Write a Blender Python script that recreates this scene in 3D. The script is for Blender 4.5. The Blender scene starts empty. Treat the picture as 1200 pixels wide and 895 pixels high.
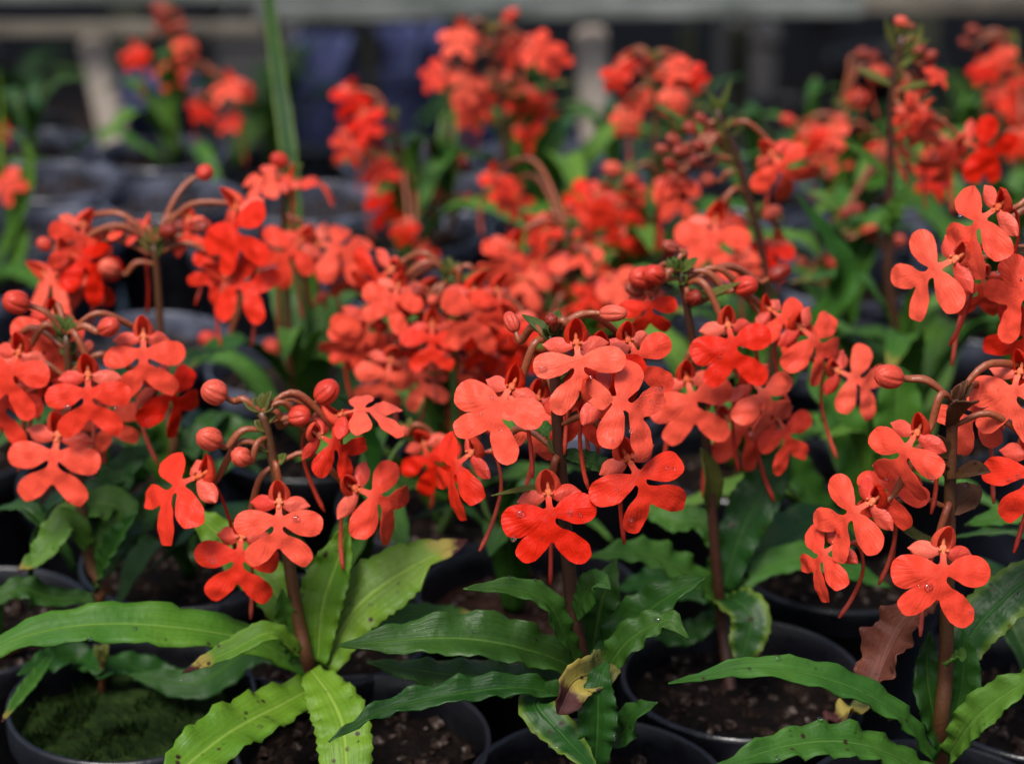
import bpy, math, random
from mathutils import Vector, Matrix, noise, geometry
random.seed(11)
sc = bpy.context.scene
COL = sc.collection
R = math.radians

# ------------------------------------------------------------------ camera
FPX, CX, CY = 2400.0, 600.0, 447.5
PITCH = R(22.0)
CAMP = Vector((0, 0, 0.426))
FWD = Vector((0, math.cos(PITCH), -math.sin(PITCH)))
UP = Vector((0, math.sin(PITCH), math.cos(PITCH)))
RT = Vector((1, 0, 0))
cd = bpy.data.cameras.new('camera'); cam = bpy.data.objects.new('camera', cd); COL.objects.link(cam)
cam.location = CAMP; cam.rotation_euler = (math.pi/2 - PITCH, 0, 0)
cd.sensor_width = 36; cd.lens = 36*FPX/1200; cd.clip_start = 0.01; cd.clip_end = 400
cd.dof.use_dof = True; cd.dof.focus_distance = 0.562; cd.dof.aperture_fstop = 9.6
sc.camera = cam

# ------------------------------------------------------------------ light: soft light of an overcast day under the nursery roof
w = bpy.data.worlds.new('World'); sc.world = w; w.use_nodes = True
nt = w.node_tree; bg = nt.nodes['Background']
sky = nt.nodes.new('ShaderNodeTexSky'); sky.sky_type = 'NISHITA'; sky.sun_disc = False
SUN_EL, SUN_AZ = 58, 205          # azimuth measured clockwise from +Y
sky.sun_elevation = R(SUN_EL); sky.sun_rotation = R(SUN_AZ); sky.air_density = 1.0; sky.dust_density = 3.0
nt.links.new(sky.outputs[0], bg.inputs[0]); bg.inputs[1].default_value = 0.085
sd = bpy.data.lights.new('sun', 'SUN'); sun = bpy.data.objects.new('sun', sd); COL.objects.link(sun)
sd.energy = 2.1; sd.angle = R(20); sd.color = (1, 0.97, 0.92)
az, el = R(SUN_AZ), R(SUN_EL)
sdir = Vector((math.sin(az)*math.cos(el), math.cos(az)*math.cos(el), math.sin(el)))
sun.rotation_euler = sdir.to_track_quat('Z', 'Y').to_euler()
sun.location = (0, 0, 4)
sc.view_settings.view_transform = 'Standard'; sc.view_settings.look = 'None'
sc.view_settings.exposure = 1.04; sc.view_settings.gamma = 1.0
sc.render.engine = 'CYCLES'
sc.cycles.use_denoising = True
sc.cycles.max_bounces = 6; sc.cycles.transparent_max_bounces = 6
sc.cycles.diffuse_bounces = 3; sc.cycles.glossy_bounces = 2; sc.cycles.transmission_bounces = 4

# ------------------------------------------------------------------ materials
def mat(name):
    m = bpy.data.materials.new(name); m.use_nodes = True
    n = m.node_tree.nodes; l = m.node_tree.links
    return m, n, l, n['Principled BSDF'], n['Material Output']
def ramp(n, stops):
    r = n.new('ShaderNodeValToRGB'); e = r.color_ramp.elements
    while len(e) < len(stops): e.new(0.5)
    for i, (p, c) in enumerate(stops):
        e[i].position = p; e[i].color = (*c, 1) if len(c) == 3 else c
    return r
def mixc(n, l, fac, a, b, mode='MIX'):
    m = n.new('ShaderNodeMix'); m.data_type = 'RGBA'; m.blend_type = mode
    for sock, v in ((m.inputs[0], fac), (m.inputs[6], a), (m.inputs[7], b)):
        if hasattr(v, 'is_linked') or hasattr(v, 'links'): l.new(v, sock)
        elif isinstance(v, (int, float)): sock.default_value = v
        else: sock.default_value = (*v, 1)
    return m.outputs[2]
def mth(n, l, op, a, b=None, c=None):
    m = n.new('ShaderNodeMath'); m.operation = op
    for i, v in enumerate((a, b, c)):
        if v is None: continue
        if isinstance(v, (int, float)): m.inputs[i].default_value = v
        else: l.new(v, m.inputs[i])
    return m.outputs[0]
def noi(n, l, scale, detail=3, vec=None, rough=0.5):
    t = n.new('ShaderNodeTexNoise'); t.inputs['Scale'].default_value = scale
    t.inputs['Detail'].default_value = detail; t.inputs['Roughness'].default_value = rough
    if vec is not None: l.new(vec, t.inputs['Vector'])
    return t.outputs[0]
def objrand(n):
    return n.new('ShaderNodeObjectInfo').outputs['Random']
def hsv(n, l, col, h=0.5, s=1.0, v=1.0):
    m = n.new('ShaderNodeHueSaturation')
    l.new(col, m.inputs['Color'])
    for k, x in (('Hue', h), ('Saturation', s), ('Value', v)):
        if isinstance(x, (int, float)): m.inputs[k].default_value = x
        else: l.new(x, m.inputs[k])
    return m.outputs[0]
def bump(n, l, bs, h, dist, strength=1.0):
    b = n.new('ShaderNodeBump'); b.inputs['Distance'].default_value = dist; b.inputs['Strength'].default_value = strength
    l.new(h, b.inputs['Height']); l.new(b.outputs[0], bs.inputs['Normal'])
    return b.outputs[0]
def translucent(m, n, l, bs, out, col, nrm, fac):
    t = n.new('ShaderNodeBsdfTranslucent'); l.new(col, t.inputs[0])
    if nrm is not None: l.new(nrm, t.inputs['Normal'])
    mx = n.new('ShaderNodeMixShader'); mx.inputs[0].default_value = fac
    l.new(bs.outputs[0], mx.inputs[1]); l.new(t.outputs[0], mx.inputs[2]); l.new(mx.outputs[0], out.inputs[0])

def petal_mat(name, base, tip, rough=0.42, tr=0.22, spec=0.30):
    m, n, l, bs, out = mat(name)
    tc = n.new('ShaderNodeTexCoord').outputs['Object']
    a = noi(n, l, 160, 3, tc); b = noi(n, l, 900, 2, tc)
    c = mixc(n, l, a, base, tip)
    sx = n.new('ShaderNodeSeparateXYZ'); l.new(tc, sx.inputs[0])          # veins fan out from the throat
    ang = mth(n, l, 'ARCTAN2', sx.outputs[0], mth(n, l, 'ADD', sx.outputs[2], 0.0045))
    rad = mth(n, l, 'MULTIPLY', mth(n, l, 'ADD', mth(n, l, 'ABSOLUTE', sx.outputs[0]), mth(n, l, 'ABSOLUTE', sx.outputs[2])), 60)
    cb = n.new('ShaderNodeCombineXYZ'); l.new(mth(n, l, 'MULTIPLY', ang, 9), cb.inputs[0]); l.new(rad, cb.inputs[1])
    vn = noi(n, l, 1.6, 3, cb.outputs[0], 0.6)
    vr_ = ramp(n, [(0.34, (0.84, 0.76, 0.76)), (0.56, (1, 1, 1))]); l.new(vn, vr_.inputs[0])
    c = mixc(n, l, 0.5, c, vr_.outputs[0], 'MULTIPLY')
    th_ = ramp(n, [(0.10, (1, 1, 1)), (0.38, (0, 0, 0))]); l.new(rad, th_.inputs[0])
    c = mixc(n, l, mth(n, l, 'MULTIPLY', th_.outputs[0], 0.55 if 'lip' in name else 0.0), c, (0.84, 0.11, 0.065))
    blot = ramp(n, [(0.30, (0.80, 0.62, 0.62)), (0.50, (1, 1, 1))]); l.new(noi(n, l, 75, 2, tc), blot.inputs[0])
    c = mixc(n, l, 0.45, c, blot.outputs[0], 'MULTIPLY')
    rv = objrand(n)
    c = hsv(n, l, c, mth(n, l, 'MULTIPLY_ADD', rv, 0.008, 0.500), mth(n, l, 'MULTIPLY_ADD', rv, -0.07, 1.0), mth(n, l, 'MULTIPLY_ADD', rv, 0.22, 0.86))
    l.new(c, bs.inputs['Base Color']); bs.inputs['Roughness'].default_value = rough
    bs.inputs['Specular IOR Level'].default_value = spec
    h = mth(n, l, 'ADD', mth(n, l, 'ADD', a, mth(n, l, 'MULTIPLY', vn, 0.7)), mth(n, l, 'MULTIPLY', b, 0.25))
    nm = bump(n, l, bs, h, 0.0010, 0.5)
    translucent(m, n, l, bs, out, c, nm, tr)
    return m
M = {}
M['lip'] = petal_mat('lip_petal', (0.74, 0.014, 0.002), (0.82, 0.029, 0.008), 0.40, 0.22, 0.2)
M['lip_deep'] = petal_mat('deep_lip_petal', (0.72, 0.0095, 0.001), (0.80, 0.020, 0.0028), 0.36, 0.24, 0.13)
M['sepal'] = petal_mat('sepal_petal', (0.68, 0.028, 0.014), (0.76, 0.065, 0.040), 0.36)
M['hood'] = petal_mat('hood_petal', (0.82, 0.020, 0.003), (0.88, 0.046, 0.010), 0.36, 0.45)
M['bud'] = petal_mat('bud_skin', (0.48, 0.018, 0.008), (0.66, 0.045, 0.020), 0.40, 0.1)
M['darkbud'] = petal_mat('unripe_bud_skin', (0.18, 0.012, 0.007), (0.34, 0.030, 0.013), 0.40, 0.08)
M['spur'] = petal_mat('spur_skin', (0.42, 0.018, 0.007), (0.55, 0.03, 0.012), 0.40, 0.1)
M['column'] = petal_mat('column_tissue', (0.72, 0.055, 0.012), (0.78, 0.19, 0.06), 0.45, 0.2)
def stalk_mat(name, a, b):
    m, n, l, bs, out = mat(name)
    tc = n.new('ShaderNodeTexCoord').outputs['Object']
    c = mixc(n, l, noi(n, l, 90, 3, tc), a, b)
    l.new(c, bs.inputs['Base Color']); bs.inputs['Roughness'].default_value = 0.45
    bump(n, l, bs, noi(n, l, 700, 2, tc), 0.0004, 0.6)
    return m
M['stalk'] = stalk_mat('flower_stalk_skin', (0.17, 0.032, 0.013), (0.29, 0.080, 0.028))
M['stem_red'] = stalk_mat('red_stem_skin', (0.042, 0.010, 0.006), (0.055, 0.022, 0.010))
M['stem_mixed'] = stalk_mat('mottled_stem_skin', (0.10, 0.020, 0.009), (0.065, 0.042, 0.013))
M['stem_green'] = stalk_mat('green_stem_skin', (0.04, 0.10, 0.018), (0.075, 0.11, 0.026))

def leaf_mat(name, dark, light, mid, spots=0.0, tip=0.0, edge=(0.30, 0.30, 0.05), edge_amt=0.0, rough=0.42, tr=0.25, rot=(0.05, 0.012, 0.01)):
    m, n, l, bs, out = mat(name)
    uv = n.new('ShaderNodeUVMap').outputs[0]
    tco = n.new('ShaderNodeTexCoord').outputs['Object']
    sp = n.new('ShaderNodeSeparateXYZ'); l.new(uv, sp.inputs[0]); U, V = sp.outputs[0], sp.outputs[1]
    cu = mth(n, l, 'ABSOLUTE', mth(n, l, 'SUBTRACT', U, 0.5))          # 0 midrib .. 0.5 edge
    big = noi(n, l, 38, 3, tco)
    rb = ramp(n, [(0.3, (0, 0, 0)), (0.7, (1, 1, 1))]); l.new(big, rb.inputs[0])
    c = mixc(n, l, rb.outputs[0], dark, light)
    # parallel veins and cross mottling
    vs = n.new('ShaderNodeMapping'); vs.inputs['Scale'].default_value = (46, 1.6, 1); l.new(uv, vs.inputs[0])
    vein = noi(n, l, 1.0, 2, vs.outputs[0])
    rv = ramp(n, [(0.35, (0.80, 0.80, 0.80)), (0.65, (1.12, 1.12, 1.12))]); l.new(vein, rv.inputs[0])
    c = mixc(n, l, 1.0, c, rv.outputs[0], 'MULTIPLY')
    mr = ramp(n, [(0.0, (1, 1, 1)), (0.018, (0.7, 0.7, 0.7)), (0.05, (0, 0, 0))]); l.new(cu, mr.inputs[0])
    c = mixc(n, l, mth(n, l, 'MULTIPLY', mr.outputs[0], 0.75), c, mid)
    if edge_amt > 0:
        er = ramp(n, [(0.30, (0, 0, 0)), (0.5, (1, 1, 1))]); l.new(mth(n, l, 'ADD', cu, mth(n, l, 'MULTIPLY_ADD', big, 0.3, -0.15)), er.inputs[0])
        c = mixc(n, l, mth(n, l, 'MULTIPLY', er.outputs[0], edge_amt), c, edge)
    oi = objrand(n)
    c = hsv(n, l, c, mth(n, l, 'MULTIPLY_ADD', oi, -0.03, 0.515), 1.0, mth(n, l, 'MULTIPLY_ADD', oi, 0.4, 0.8))
    if tip > 0:
        tn = mth(n, l, 'ADD', V, mth(n, l, 'MULTIPLY_ADD', noi(n, l, 120, 4, tco, 0.6), 0.30, -0.15))
        tr_ = ramp(n, [(1-tip-0.10, (0, 0, 0)), (1-tip, (1, 1, 1))]); l.new(tn, tr_.inputs[0])
        c = mixc(n, l, tr_.outputs[0], c, (0.27, 0.21, 0.04))
        tr2 = ramp(n, [(1-tip*0.75, (0, 0, 0)), (1-tip*0.55, (1, 1, 1))]); l.new(tn, tr2.inputs[0])
        c = mixc(n, l, tr2.outputs[0], c, rot)
    if spots > 0:
        v = n.new('ShaderNodeTexVoronoi'); v.inputs['Scale'].default_value = 260; l.new(tco, v.inputs['Vector'])
        sr = ramp(n, [(0.16, (1, 1, 1)), (0.26, (0, 0, 0))]); l.new(v.outputs['Distance'], sr.inputs[0])
        g = ramp(n, [(0.60-spots*0.1, (0, 0, 0)), (0.68-spots*0.1, (1, 1, 1))]); l.new(noi(n, l, 110, 2, tco), g.inputs[0])
        c = mixc(n, l, mth(n, l, 'MULTIPLY', sr.outputs[0], g.outputs[0]), c, (0.03, 0.014, 0.008))
    l.new(c, bs.inputs['Base Color']); bs.inputs['Roughness'].default_value = rough
    bs.inputs['Specular IOR Level'].default_value = 0.28
    h = mth(n, l, 'ADD', mth(n, l, 'MULTIPLY', vein, 0.6), noi(n, l, 320, 2, tco))
    h = mth(n, l, 'SUBTRACT', h, mr.outputs[0])
    nm = bump(n, l, bs, h, 0.0006, 0.7)
    translucent(m, n, l, bs, out, c, nm, tr)
    return m
M['lime'] = leaf_mat('lime_leaf', (0.055, 0.155, 0.008), (0.125, 0.245, 0.018), (0.21, 0.34, 0.05), 0.5, 0.0)
M['lime_tip'] = leaf_mat('lime_leaf_browned', (0.065, 0.16, 0.009), (0.135, 0.235, 0.018), (0.21, 0.34, 0.05), 0.4, 0.13)
M['dark'] = leaf_mat('dark_leaf', (0.010, 0.042, 0.005), (0.026, 0.080, 0.009), (0.05, 0.125, 0.018), 0.0, 0.0, rough=0.36, tr=0.16)
M['dark_edge'] = leaf_mat('dark_leaf_lime_edged', (0.010, 0.045, 0.006), (0.025, 0.08, 0.010), (0.045, 0.12, 0.02), 0.7, 0.0, (0.17, 0.24, 0.03), 0.75, rough=0.36, tr=0.2)
M['dark_tip'] = leaf_mat('dark_leaf_browned', (0.010, 0.045, 0.006), (0.025, 0.08, 0.010), (0.045, 0.12, 0.02), 0.8, 0.09, rough=0.36, tr=0.2)
M['mid'] = leaf_mat('mid_leaf', (0.032, 0.105, 0.011), (0.072, 0.175, 0.020), (0.10, 0.215, 0.04), 0.4, 0.0, tr=0.22)
M['fresh'] = leaf_mat('fresh_leaf', (0.045, 0.13, 0.014), (0.10, 0.215, 0.026), (0.14, 0.27, 0.05), 0.0, 0.0, tr=0.28)
M['mid_tip'] = leaf_mat('mid_leaf_browned', (0.030, 0.098, 0.010), (0.068, 0.16, 0.018), (0.09, 0.20, 0.035), 0.5, 0.07, tr=0.22)
M['dead'] = leaf_mat('withered_leaf', (0.05, 0.012, 0.008), (0.14, 0.05, 0.022), (0.1, 0.035, 0.018), 0.8, 0.0, rough=0.6, tr=0.2)
M['half_dead'] = leaf_mat('half_withered_leaf', (0.05, 0.075, 0.018), (0.14, 0.13, 0.035), (0.15, 0.14, 0.05), 1.0, 0.35, rough=0.55, tr=0.2)
M['bract'] = leaf_mat('bract_skin', (0.06, 0.10, 0.014), (0.15, 0.13, 0.03), (0.19, 0.18, 0.05), 0.0, 0.0, rough=0.45, tr=0.2)
M['brown_bract'] = leaf_mat('brown_bract_skin', (0.055, 0.02, 0.010), (0.11, 0.05, 0.02), (0.15, 0.07, 0.03), 0.0, 0.0, rough=0.45, tr=0.2)

def pot_mat():
    m, n, l, bs, out = mat('black_pot_plastic')
    tc = n.new('ShaderNodeTexCoord').outputs['Object']
    d = ramp(n, [(0.42, (0.002, 0.002, 0.0035)), (0.75, (0.011, 0.0105, 0.013))]); l.new(noi(n, l, 40, 5, tc, 0.65), d.inputs[0])
    l.new(d.outputs[0], bs.inputs['Base Color'])
    rr = ramp(n, [(0.3, (0.20,)*3), (0.8, (0.5,)*3)]); l.new(noi(n, l, 60, 4, tc), rr.inputs[0]); l.new(rr.outputs[0], bs.inputs['Roughness'])
    bump(n, l, bs, noi(n, l, 500, 3, tc), 0.0003, 0.5)
    return m
M['pot'] = pot_mat()
M['sheen_pot'] = M['pot'].copy(); M['sheen_pot'].name = 'painted_sheen_pot_plastic'
for nd_ in M['sheen_pot'].node_tree.nodes:
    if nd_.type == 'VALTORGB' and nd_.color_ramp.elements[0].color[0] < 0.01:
        nd_.color_ramp.elements[0].color = (0.012, 0.013, 0.020, 1); nd_.color_ramp.elements[1].color = (0.09, 0.095, 0.13, 1); nd_.color_ramp.elements[1].position = 0.66  # bluish sky glints of the back pots painted into the base colour
def soil_mat(name, a, b, c3):
    m, n, l, bs, out = mat(name)
    tc = n.new('ShaderNodeTexCoord').outputs['Object']
    r1 = ramp(n, [(0.35, a), (0.55, b), (0.72, c3)]); l.new(noi(n, l, 230, 5, tc, 0.7), r1.inputs[0])
    l.new(r1.outputs[0], bs.inputs['Base Color']); bs.inputs['Roughness'].default_value = 0.75; bs.inputs['Specular IOR Level'].default_value = 0.08
    bump(n, l, bs, noi(n, l, 600, 4, tc), 0.002, 0.8)
    return m
M['soil'] = soil_mat('potting_soil', (0.0015, 0.001, 0.0008), (0.006, 0.0035, 0.0025), (0.018, 0.010, 0.0065))
M['red_soil'] = soil_mat('reddish_potting_soil', (0.006, 0.003, 0.002), (0.022, 0.009, 0.006), (0.04, 0.018, 0.012))
M['grey_soil'] = soil_mat('grey_sheen_soil', (0.008, 0.008, 0.010), (0.030, 0.031, 0.040), (0.09, 0.093, 0.12))  # wet bluish sheen on bare soil painted in as a lighter tone
M['moss'] = soil_mat('moss', (0.005, 0.010, 0.002), (0.012, 0.026, 0.004), (0.028, 0.044, 0.008))
M['chip'] = soil_mat('bark_chip', (0.010, 0.006, 0.004), (0.030, 0.018, 0.013), (0.20, 0.17, 0.15))
def simple(name, col, col2, scale, rough, bd=0.0008):
    m, n, l, bs, out = mat(name)
    tc = n.new('ShaderNodeTexCoord').outputs['Object']
    c = mixc(n, l, noi(n, l, scale, 5, tc, 0.65), col, col2)
    l.new(c, bs.inputs['Base Color']); bs.inputs['Roughness'].default_value = rough; bs.inputs['Specular IOR Level'].default_value = 0.35 if rough < 0.6 else 0.06
    bump(n, l, bs, noi(n, l, scale*4, 4, tc), bd, 0.7)
    return m
M['mat_cloth'] = simple('black_weed_mat', (0.004, 0.004, 0.006), (0.012, 0.012, 0.016), 30, 0.35)
M['ground'] = simple('dark_damp_ground', (0.008, 0.005, 0.004), (0.028, 0.019, 0.016), 6, 0.8, 0.01)
def wood(name, a, b, axis):
    m, n, l, bs, out = mat(name)
    tc = n.new('ShaderNodeTexCoord').outputs['Object']
    mp = n.new('ShaderNodeMapping'); l.new(tc, mp.inputs[0])
    mp.inputs['Scale'].default_value = (2, 40, 40) if axis == 'x' else (40, 40, 2)
    wr = ramp(n, [(0.38, (0, 0, 0)), (0.62, (1, 1, 1))]); l.new(mth(n, l, 'MULTIPLY_ADD', noi(n, l, 14.0, 3, tc), 0.5, mth(n, l, 'MULTIPLY', noi(n, l, 2.0, 5, mp.outputs[0], 0.7), 0.5)), wr.inputs[0]); c = mixc(n, l, wr.outputs[0], a, b)
    l.new(c, bs.inputs['Base Color']); bs.inputs['Roughness'].default_value = 0.7
    bump(n, l, bs, noi(n, l, 3.0, 4, mp.outputs[0]), 0.002, 0.6)
    return m
M['plank_tan'] = wood('tan_plank', (0.04, 0.032, 0.022), (0.14, 0.12, 0.09), 'x')
M['plank_grey'] = wood('grey_green_plank', (0.028, 0.034, 0.026), (0.15, 0.155, 0.14), 'x')
M['post_tan'] = wood('tan_post', (0.24, 0.19, 0.15), (0.40, 0.34, 0.28), 'z')
M['post_dark'] = wood('dark_post', (0.012, 0.013, 0.007), (0.028, 0.028, 0.015), 'z')
M['blue_plastic'] = simple('blue_grey_plastic', (0.03, 0.036, 0.10), (0.08, 0.09, 0.20), 12, 0.35)
M['grey_plastic'] = simple('grey_plastic', (0.03, 0.03, 0.035), (0.07, 0.066, 0.066), 12, 0.5)
m, n, l, bs, out = mat('water'); M['water'] = m
bs.inputs['Base Color'].default_value = (1, 1, 1, 1); bs.inputs['Roughness'].default_value = 0.02
bs.inputs['Transmission Weight'].default_value = 1.0; bs.inputs['IOR'].default_value = 1.33

# ------------------------------------------------------------------ helpers
def at(x, y, Y):                    # point of the plane world-Y = Y seen through pixel x, y of the photograph
    k = (CY - y)/FPX
    d = Y/(FWD.y + UP.y*k)
    return CAMP + FWD*d + RT*(d*(x-CX)/FPX) + UP*(d*k)
def at_z(x, y, z):
    k = (CY - y)/FPX
    d = (z - CAMP.z)/(FWD.z + UP.z*k)
    return CAMP + FWD*d + RT*(d*(x-CX)/FPX) + UP*(d*k)
def mesh(name, V, F, m, uvs=None, smooth=True):
    me = bpy.data.meshes.new(name); me.from_pydata([tuple(v) for v in V], [], F)
    if smooth: me.polygons.foreach_set('use_smooth', [True]*len(me.polygons))
    if m is not None: me.materials.append(m)
    if uvs is not None:
        ul = me.uv_layers.new(name='UVMap')
        for i, lp in enumerate(me.loops): ul.data[i].uv = uvs[lp.vertex_index]
    me.update()
    if name in ('lip', 'side_sepal', 'hood'): me.set_sharp_from_angle(angle=R(50))
    return me
def obj(name, me, parent=None, loc=None, mtx=None):
    o = bpy.data.objects.new(name, me); COL.objects.link(o)
    if parent is not None: o.parent = parent
    if mtx is not None: o.matrix_local = mtx
    elif loc is not None: o.location = loc
    return o
def empty(name, loc):
    o = bpy.data.objects.new(name, None); COL.objects.link(o); o.location = loc; o.empty_display_size = 0.01
    return o
def spline(P, n):
    P = [Vector(p) for p in P]
    if len(P) == 2: return [P[0].lerp(P[1], i/n) for i in range(n+1)]
    Q = [P[0]*2-P[1]] + P + [P[-1]*2-P[-2]]
    L = [0]
    for a, b in zip(P, P[1:]): L.append(L[-1] + (b-a).length)
    out = []; s = 0
    for i in range(n+1):
        t = L[-1]*i/n
        while s < len(P)-2 and t > L[s+1]: s += 1
        u = (t-L[s])/max(1e-9, L[s+1]-L[s])
        p0, p1, p2, p3 = Q[s:s+4]
        out.append(0.5*((2*p1) + (p2-p0)*u + (2*p0-5*p1+4*p2-p3)*u*u + (-p0+3*p1-3*p2+p3)*u*u*u))
    return out
def tube(P, rad, n=14, sides=8, ribs=0.0):
    C = spline(P, n); V = []; F = []
    N = None
    for i, c in enumerate(C):
        T = (C[min(i+1, n)] - C[max(i-1, 0)]).normalized()
        if N is None:
            N = T.orthogonal().normalized()
        N = (N - T*N.dot(T)).normalized(); B = T.cross(N)
        r = rad(i/n) if callable(rad) else rad
        for k in range(sides):
            a = 2*math.pi*k/sides
            rr = r*(1 + ribs*math.cos(3*a))
            V.append(c + (N*math.cos(a) + B*math.sin(a))*rr)
    for i in range(n):
        for k in range(sides):
            a = i*sides+k; b = i*sides+(k+1) % sides
            F.append((a, b, b+sides, a+sides))
    V.append(C[0]); V.append(C[-1])
    for k in range(sides):
        F.append((len(V)-2, (k+1) % sides, k)); F.append((len(V)-1, n*sides+k, n*sides+(k+1) % sides))
    return V, F
def thicken(V, F, uv, th):          # closed shell: a copy of the sheet pushed back along its normals, with a rim
    me = bpy.data.meshes.new('t'); me.from_pydata([tuple(v) for v in V], [], F); me.update()
    N = [Vector(v.normal) for v in me.vertices]
    bpy.data.meshes.remove(me)
    n = len(V)
    cnt = {}
    for f in F:
        for a, b in zip(f, f[1:]+f[:1]):
            cnt[(a, b)] = 1
    rim = [(a, b) for (a, b) in cnt if (b, a) not in cnt]
    V2 = list(V) + [Vector(V[i]) - N[i]*th for i in range(n)]
    F2 = list(F) + [tuple(n+i for i in reversed(f)) for f in F] + [(b, a, a+n, b+n) for a, b in rim]
    return V2, F2, (uv + uv if uv else None)

# ---- leaf ribbon: pts world points of the midrib
def ribbon(P, width, fold=0.25, wave=0.0, freq=6, nref=None, prof='leaf', n=36, m=8, th=0.0004, seed=0, twist=0.0, cup=0.0, bite=None):
    rnd = random.Random(seed); ph = rnd.uniform(0, 6.28); ph2 = rnd.uniform(0, 6.28)
    C = spline(P, n); V = []; F = []; uv = []
    nref = nref or Vector((0, -0.55, 0.85))
    f2 = freq*rnd.uniform(0.9, 1.1)
    for i, c in enumerate(C):
        t = i/n
        T = (C[min(i+1, n)] - C[max(i-1, 0)]).normalized()
        S = T.cross(nref)
        if S.length < 0.05: S = T.orthogonal()
        S.normalize(); N = S.cross(T)
        if twist:
            q = Matrix.Rotation(twist*t, 3, T); S = q @ S; N = q @ N
        if prof == 'leaf': wv = (0.42 + 0.58*min(1, t/0.45)**0.8)*(1-max(0, (t-0.45)/0.55)**2.1)
        elif prof == 'blunt': wv = (0.40 + 0.60*math.sin(min(1, t/0.5)*math.pi/2))*(1-max(0, (t-0.55)/0.45)**4)**0.6
        else: wv = math.sin(math.pi*min(1, t*0.93+0.07))**0.7
        wv = max(wv, 0.015)*width/2
        for j in range(m+1):
            u = 2*j/m-1
            au = abs(u)
            wob = 1 + 0.055*math.sin(f2*2.3*t*6.28+ph2+(2 if u > 0 else 0))*au
            x = u*wv*wob
            if bite and u > 0:
                g = math.exp(-((t-bite[0])/bite[1])**2); x *= 1 - bite[2]*g
            edge = wave*(0.45+1.5*abs(noise.noise(Vector((t*4.5, 2 if u > 0 else 7, seed*1.7)))))*math.sin(f2*6.28*(t+0.05*noise.noise(Vector((t*5, seed, 1 if u > 0 else 4)))) + ph + (1.7 if u > 0 else 0) + 0.6*math.sin(9*t+ph2))*au**1.6*min(1, wv/(width*0.25))
            h = fold*au*wv + cup*u*u*wv + edge
            V.append(c + S*x + N*h); uv.append((j/m, t))
    for i in range(n):
        for j in range(m):
            a = i*(m+1)+j
            F.append((a, a+1, a+m+2, a+m+1))
    return thicken(V, F, uv, th)

# ------------------------------------------------------------------ flower pieces, built once in millimetres around the throat
LIP = [(0.9, 0), (1.0, -2.6), (1.6, -3.4), (4.6, -2.4), (8.6, -1.7), (12.4, -2.4), (14.5, -4.6), (14.7, -7.4), (13.3, -9.7), (10.4, -10.6),
       (6.6, -9.9), (3.5, -8.0), (1.9, -6.9), (1.5, -8.3), (3.3, -9.9), (7.4, -11.6), (10.6, -14.2), (11.5, -17.0), (10.4, -19.0), (8.4, -20.4),
       (4.8, -18.9), (1.9, -16.2), (0.3, -14.2)]
def lobed(sg, rs, re, ks, ke, crop):
    out = []
    for i, (x, z) in enumerate(LIP):
        if 3 <= i <= 11: c, a, k = (1.6, -5.4), rs, ks
        elif 14 <= i <= 21: c, a, k = (0.9, -9.6), re, ke
        else: out.append((x, z)); continue
        dx, dz = (x-c[0])*k, (z-c[1])*(k if i > 12 else k*crop); a = R(a)
        out.append((max(0.35, c[0]+dx*math.cos(a)-dz*math.sin(a)), c[1]+dx*math.sin(a)+dz*math.cos(a)))
    return out
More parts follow.
